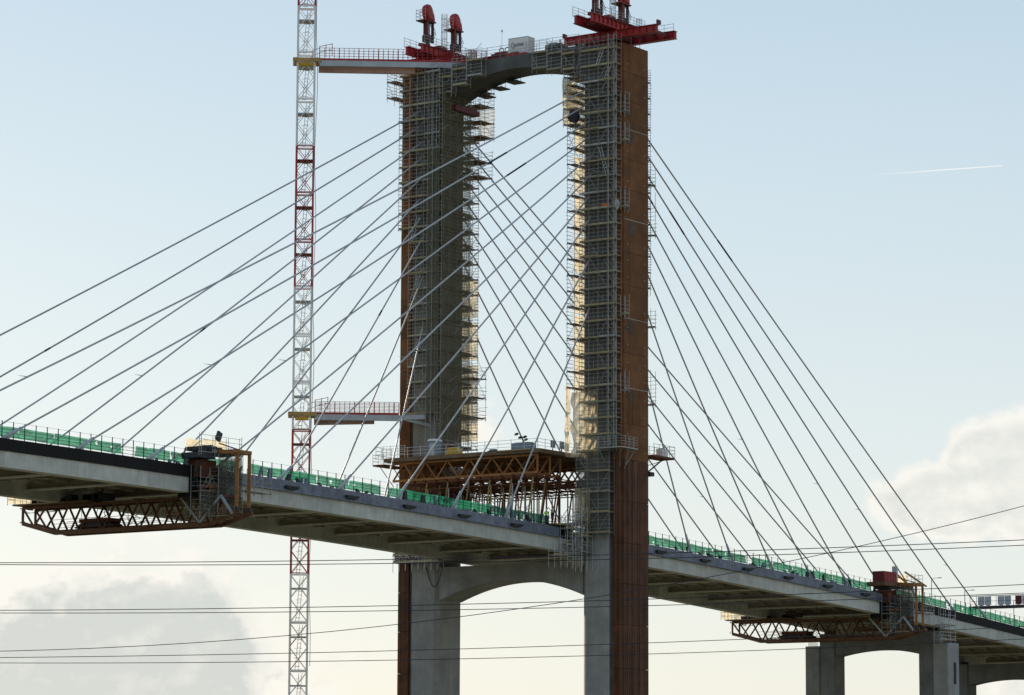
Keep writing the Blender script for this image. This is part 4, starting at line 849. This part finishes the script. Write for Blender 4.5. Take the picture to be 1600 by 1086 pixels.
        drape(t, 'windbreak_sheet', 'sheet_cream', (xb, 7.4, z+6.1), (3.6, 0), 1.6, 10, 6, out=(0, 1), amp=.06); rail(MB(), [(xb, 4.9, z+4.5), (xb+3.4, 4.9, z+4.5), (xb+3.4, 7.4, z+4.5)], 1.5, 3, 1.1).build('top_rail', 'galvanised', t, kind='stuff')
        MB().box((xb-.3, 6.6, z-.4), (xb+2.6, 8.4, z+3.2)).build('form_panel', 'concrete_dark', t)
    return t
traveller('orange truss traveller hung under the deck left of the tower, topped by a cream windbreak', -70.0, 'sheet')
traveller('orange truss traveller hung under the deck right of the tower, topped by a red locker', 80.6, 'locker')

# ------------------------------------------------------------------ approach piers
def pier(label, X0, stub, zt):
    t = thing('bridge_pier', label, 'bridge pier', (X0+1.6, 17, 0), 'concrete piers of the approach spans')
    z = zb(X0+1.6)
    for s_, yo in ((1, 5.3), (-1, 28.9)):
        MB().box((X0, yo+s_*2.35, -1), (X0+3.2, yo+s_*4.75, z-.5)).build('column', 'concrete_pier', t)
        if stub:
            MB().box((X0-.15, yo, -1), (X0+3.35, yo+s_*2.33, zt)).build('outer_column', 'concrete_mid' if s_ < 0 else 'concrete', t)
        for q in (.6, 2.4): MB().box((X0+q, yo+s_*2.8, z-.5), (X0+q+.5, yo+s_*3.6, z-.02)).build('bearing', 'dark_steel', t)
    if stub:
        MB().box((X0+1.7, 5.24, zt-5.9), (X0+2.4, 5.3, zt-2.8)).build('slot', 'black_wrap', t)
        for yo in (5.3, 28.9):
            mb = MB()
            for i in range(10): mb.bar((X0+.1+.3*i, yo+(.2 if yo < 10 else -.4), zt), (X0+.1+.3*i, yo+(.2 if yo < 10 else -.4), zt+.7), .05)
            mb.build('starter_bars', 'truss_rust', t, kind='stuff')
    mb = MB(); n = 20; y0, y1 = 10.05, 24.15; ys = [y0+(y1-y0)*i/n for i in range(n+1)]
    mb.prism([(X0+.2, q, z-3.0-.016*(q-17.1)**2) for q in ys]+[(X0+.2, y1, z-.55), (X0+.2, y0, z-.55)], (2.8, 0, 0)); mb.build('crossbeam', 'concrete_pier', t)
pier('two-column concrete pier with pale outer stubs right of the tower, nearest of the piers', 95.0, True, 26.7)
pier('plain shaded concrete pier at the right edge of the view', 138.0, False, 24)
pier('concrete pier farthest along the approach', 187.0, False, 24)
t = thing('pier_scaffold', 'light grey scaffold tower hung beside the deck over the approach pier', 'scaffold', (95.5, 5.5, 27)); S = Scaf(t)
S.wall((93, 6.6), (1, 0), (0, -1), 4.6, 26.9, 31.0, 27.2, depth=1.1, gap=.1, bay=1.5, lift=2.0, rails=(.5, 1., 1.5), brace=.5); S.done('galvanised_bright')

# ------------------------------------------------------------------ sign gantry and lamp columns on the far approach
t = thing('sign_gantry', 'lane signal gantry with square sign backs over the approach deck at right', 'sign gantry', (144, 17, 29))
gz = 34.75
for yy in (26.3, 5.6): MB().box((143.5, yy-.3, zb(144)+1.6), (144.1, yy+.3, gz)).build('post', 'dark_steel', t)
MB().box((143.5, 5.4, gz-.05), (144.3, 26.5, gz+.42)).build('lower_boom', 'dark_steel', t); MB().box((143.7, 5.4, gz+2.0), (143.85, 26.5, gz+2.1)).build('upper_rail', 'dark_steel', t)
mb = MB()
for i in range(19): yy = 5.5+i*1.16; mb.bar((143.8, yy, gz+.3), (143.8, yy, gz+2.05), .06)
mb.bar((143.8, 5.5, gz+1.2), (143.8, 26.4, gz+1.2), .05); mb.build('boom_lattice', 'dark_steel', t, kind='stuff')
for i, yy in enumerate((24.2, 23.0, 20.7, 19.5, 17.6, 16.4, 13.8, 12.6)):
    s_ = MB().box((143.3, yy-.52, gz+.55), (143.55, yy+.52, gz+1.9)).build('signal_box', 'red_dark' if i == 4 else 'sign_grey', t, label='dark red signal box' if i == 4 else 'grey signal box')
    MB().box((143.28, yy-.45, gz+1.15), (143.3, yy+.45, gz+1.19)).build('signal_seam', 'dark_steel', s_)
    MB().box((143.35, yy-.3, gz+.36), (143.5, yy+.3, gz+.55)).build('bracket', 'steel_grey', s_)
def lamp(label, X, Y, top):
    z = zb(X)+1.98; t = thing('lamp_column', label, 'lamp column', (X, Y, z), 'lamp columns on the approach deck')
    MB().tube([(X, Y, z), (X, Y, top)], .11, 8, .07).build('column', 'galvanised_bright', t); MB().bar((X, Y, top), (X, Y-1.3, top+.05), .07).build('arm', 'galvanised_bright', t); MB().box((X-.12, Y-1.75, top-.02), (X+.12, Y-1.15, top+.1)).build('lantern', 'steel_grey', t)
lamp('slim grey lamp column just right of the red-topped traveller', 130.6, 26.4, 38.9)
lamp('stout pale lamp column just left of the sign gantry', 143.0, 26.9, 37.7)
lamp('short lamp column seen under the sign gantry', 160, 26.6, 37.0)

# ------------------------------------------------------------------ overhead power lines crossing in front
C0 = M.translation; fh = Vector((f_.x, f_.y, 0)).normalized(); rh = Vector((f_.y, -f_.x, 0)).normalized()
WR = [(200, .000375, .026974, 16.84815, 'uppermost'), (206, .000412, .023506, 17.034711, 'second from the top'), (212, .00034, .02976, 14.870175, 'third from the top'), (218, .000337, .024066, 14.876203, 'fourth from the top'),
      (224, .001791, .145982, 15.161283, 'steeply climbing'), (230, .000307, .034971, 12.967744, 'second lowest'), (236, .000368, .027878, 12.546628, 'lowest')]
for d, a, b, c_, nm in WR:
    pts = []
    for i in range(-30, 31):
        s_ = i*3.0; q = d*1.0/f_.dot(fh) if 0 else d
        base = C0+fh*(q*math.sqrt(f_.x**2+f_.y**2)+0)+rh*s_
        pts.append((base.x, base.y, a*s_*s_+b*s_+c_))
    k = 'thin dark overhead wire crossing the view, %s of the seven' % nm if nm != 'steeply climbing' else 'dark overhead wire climbing to the right across the other wires'
    single(MB().tube(pts, .026, 6), 'power_line', 'wire', k, 'power line', pts[30], 'overhead power lines')

# ------------------------------------------------------------------ workers on the deck
def person(label, X, Y, yaw, cloth, vest, arms, helm):
    z = 36.70; t = thing('person', label, 'person', (X, Y, z), 'workers on the deck')
    V = [(0, 0, .95), (0, 0, 1.15), (0, .02, 1.42), (0, .02, 1.53), (0, .03, 1.60), (0, .03, 1.70), (.11, 0, .88), (.13, .05, .48), (.14, 0, .08), (.14, .14, .05), (-.11, 0, .88), (-.13, -.02, .48), (-.15, -.06, .08), (-.15, .08, .05),
         (.2, .02, 1.40)]+[tuple(p) for p in arms[0]]+[(-.2, .02, 1.40)]+[tuple(p) for p in arms[1]]
    E = [(0, 1), (1, 2), (2, 3), (3, 4), (4, 5), (0, 6), (6, 7), (7, 8), (8, 9), (0, 10), (10, 11), (11, 12), (12, 13), (2, 14), (14, 15), (15, 16), (2, 17), (17, 18), (18, 19)]
    rad = [.16, .15, .15, .06, .09, .085, .095, .07, .05, .045, .095, .07, .05, .045, .075, .05, .04, .075, .05, .04]
    me = bpy.data.meshes.new('body'); me.from_pydata(V, E, []); o = bpy.data.objects.new('body', me); COL.objects.link(o)
    md = o.modifiers.new('skin', 'SKIN'); o.modifiers.new('sub', 'SUBSURF').levels = 1
    for i, v in enumerate(me.skin_vertices[0].data): v.radius = (rad[i], rad[i]); v.use_root = (i == 0)
    bpy.context.view_layer.update()
    me2 = bpy.data.meshes.new_from_object(o.evaluated_get(bpy.context.evaluated_depsgraph_get())); bpy.data.objects.remove(o)
    me2.materials.clear()
    for m in (cloth, 'skin', vest): me2.materials.append(MATS[m])
    for p in me2.polygons: p.material_index = 1 if p.center.z > 1.5 else (2 if p.center.z > .98 and abs(p.center.x) < .3 else 0); p.use_smooth = True
    b = bpy.data.objects.new('body', me2); COL.objects.link(b); b.parent = t; t.rotation_euler = (0, 0, yaw)
    def sub(name, mb, m): o_ = bpy.data.objects.new(name, mb.mesh(name, m)); COL.objects.link(o_); o_.parent = t
    hm = MB(); hm.grid(lambda u, v: (.125*math.cos(u*6.2832)*math.cos(v*1.5), .03+.14*math.sin(u*6.2832)*math.cos(v*1.5), 1.68+.13*math.sin(v*1.5)), 12, 4); hm.box((-.1, .12, 1.67), (.1, .22, 1.69)); sub('helmet', hm, helm)
    fc_ = MB(); fc_.box((-.015, .115, 1.60), (.015, .15, 1.65)); sub('nose', fc_, 'skin')
    for A in arms:
        hd = MB(); p = Vector(A[1]); d = (p-Vector(A[0])).normalized(); hd.bar(p, p+d*.09, .08, .03)
        sd_ = d.cross(Vector((0, 0, 1))); sd_ = sd_.normalized() if sd_.length > .01 else Vector((1, 0, 0))
        for q in range(4): s0 = p+d*.09+sd_*(q-1.5)*.02; hd.bar(s0, s0+d*(.07+.01*(q in (1, 2))), .017)
        hd.bar(p+d*.02+sd_*.04, p+d*.08+sd_*.08, .018); sub('hand', hd, 'skin')
person('worker in a green hi-vis vest standing on the landing at the deck edge', -5.1, 7.9, R(120), 'cloth_dark', 'hivis', (((.3, .1, 1.15), (.22, .3, 1.2)), ((-.3, .0, 1.12), (-.28, .1, .88))), 'white_paint')
person('worker in dark clothing standing on the landing right of the green-vested one', -4.1, 7.8, R(200), 'cloth_dark', 'cloth_dark', (((.32, .05, 1.14), (.34, .2, .95)), ((-.34, .1, 1.2), (-.15, .32, 1.25))), 'cloth_dark')
t = thing('canvas_bundle', 'pale green canvas bundle lashed to the outer corner of the nearer leg scaffold', 'bundle', (-1.4, .1, 75.6))
MB().grid(lambda u, v: (-1.4+(.28+.08*math.sin(u*12+v*5))*math.cos(u*6.2832)*math.sin(.3+v*2.5), .1+(.3+.06*math.sin(u*18))*math.sin(u*6.2832)*math.sin(.3+v*2.5), 75.2+1.3*v), 12, 8).build('canvas', 'sheet_white', t); MB().tube([(-1.7, .1, 75.8), (-1.1, .1, 75.9)], .04, 6).build('strap', 'dark_steel', t)
t = thing('tool_chest', 'small orange chest on the nearer leg scaffold beside the canvas bundle', 'tool chest', (-.9, 2.2, 75.75)); MB().box((-1.1, 1.6, 75.78), (-.6, 2.6, 76.15)).build('chest', 'orange_cloth', t); MB().box((-1.12, 1.58, 76.15), (-.58, 2.62, 76.22)).build('lid', 'orange_cloth', t)
t = thing('drum_reel', 'dark round cable reel on the inner scaffold near the top of the nearer leg', 'cable reel', (-1.2, 6.6, 87.5)); MB().tube([(-1.35, 6.7, 87.6), (-1.25, 6.7, 87.6)], .75, 16).build('flange', 'black_rubber', t); MB().tube([(-1.25, 6.7, 87.6), (-.9, 6.7, 87.6)], .5, 14).build('drum', 'dark_steel', t); MB().tube([(-.9, 6.7, 87.6), (-.8, 6.7, 87.6)], .75, 16).build('flange', 'black_rubber', t)
# a bird gliding between the legs
t = thing('bird', 'dark bird in flight just right of the farther leg', 'bird', (-6, 18, 67))
bb = MB(); bb.tube([(-6, 18.25, 67), (-6, 18.1, 67.03), (-6, 17.9, 67.02), (-6, 17.75, 66.98)], .09, 6, .03); bb.build('body', 'cloth_dark', t)
for s_ in (-1, 1): MB().prism([(-6, 18.1, 67.03), (-6+s_*.25, 18.1, 67.2), (-6+s_*.5, 17.9, 67.1), (-6, 17.9, 67.03)], (0, 0, .02)).build('wing', 'cloth_dark', t)
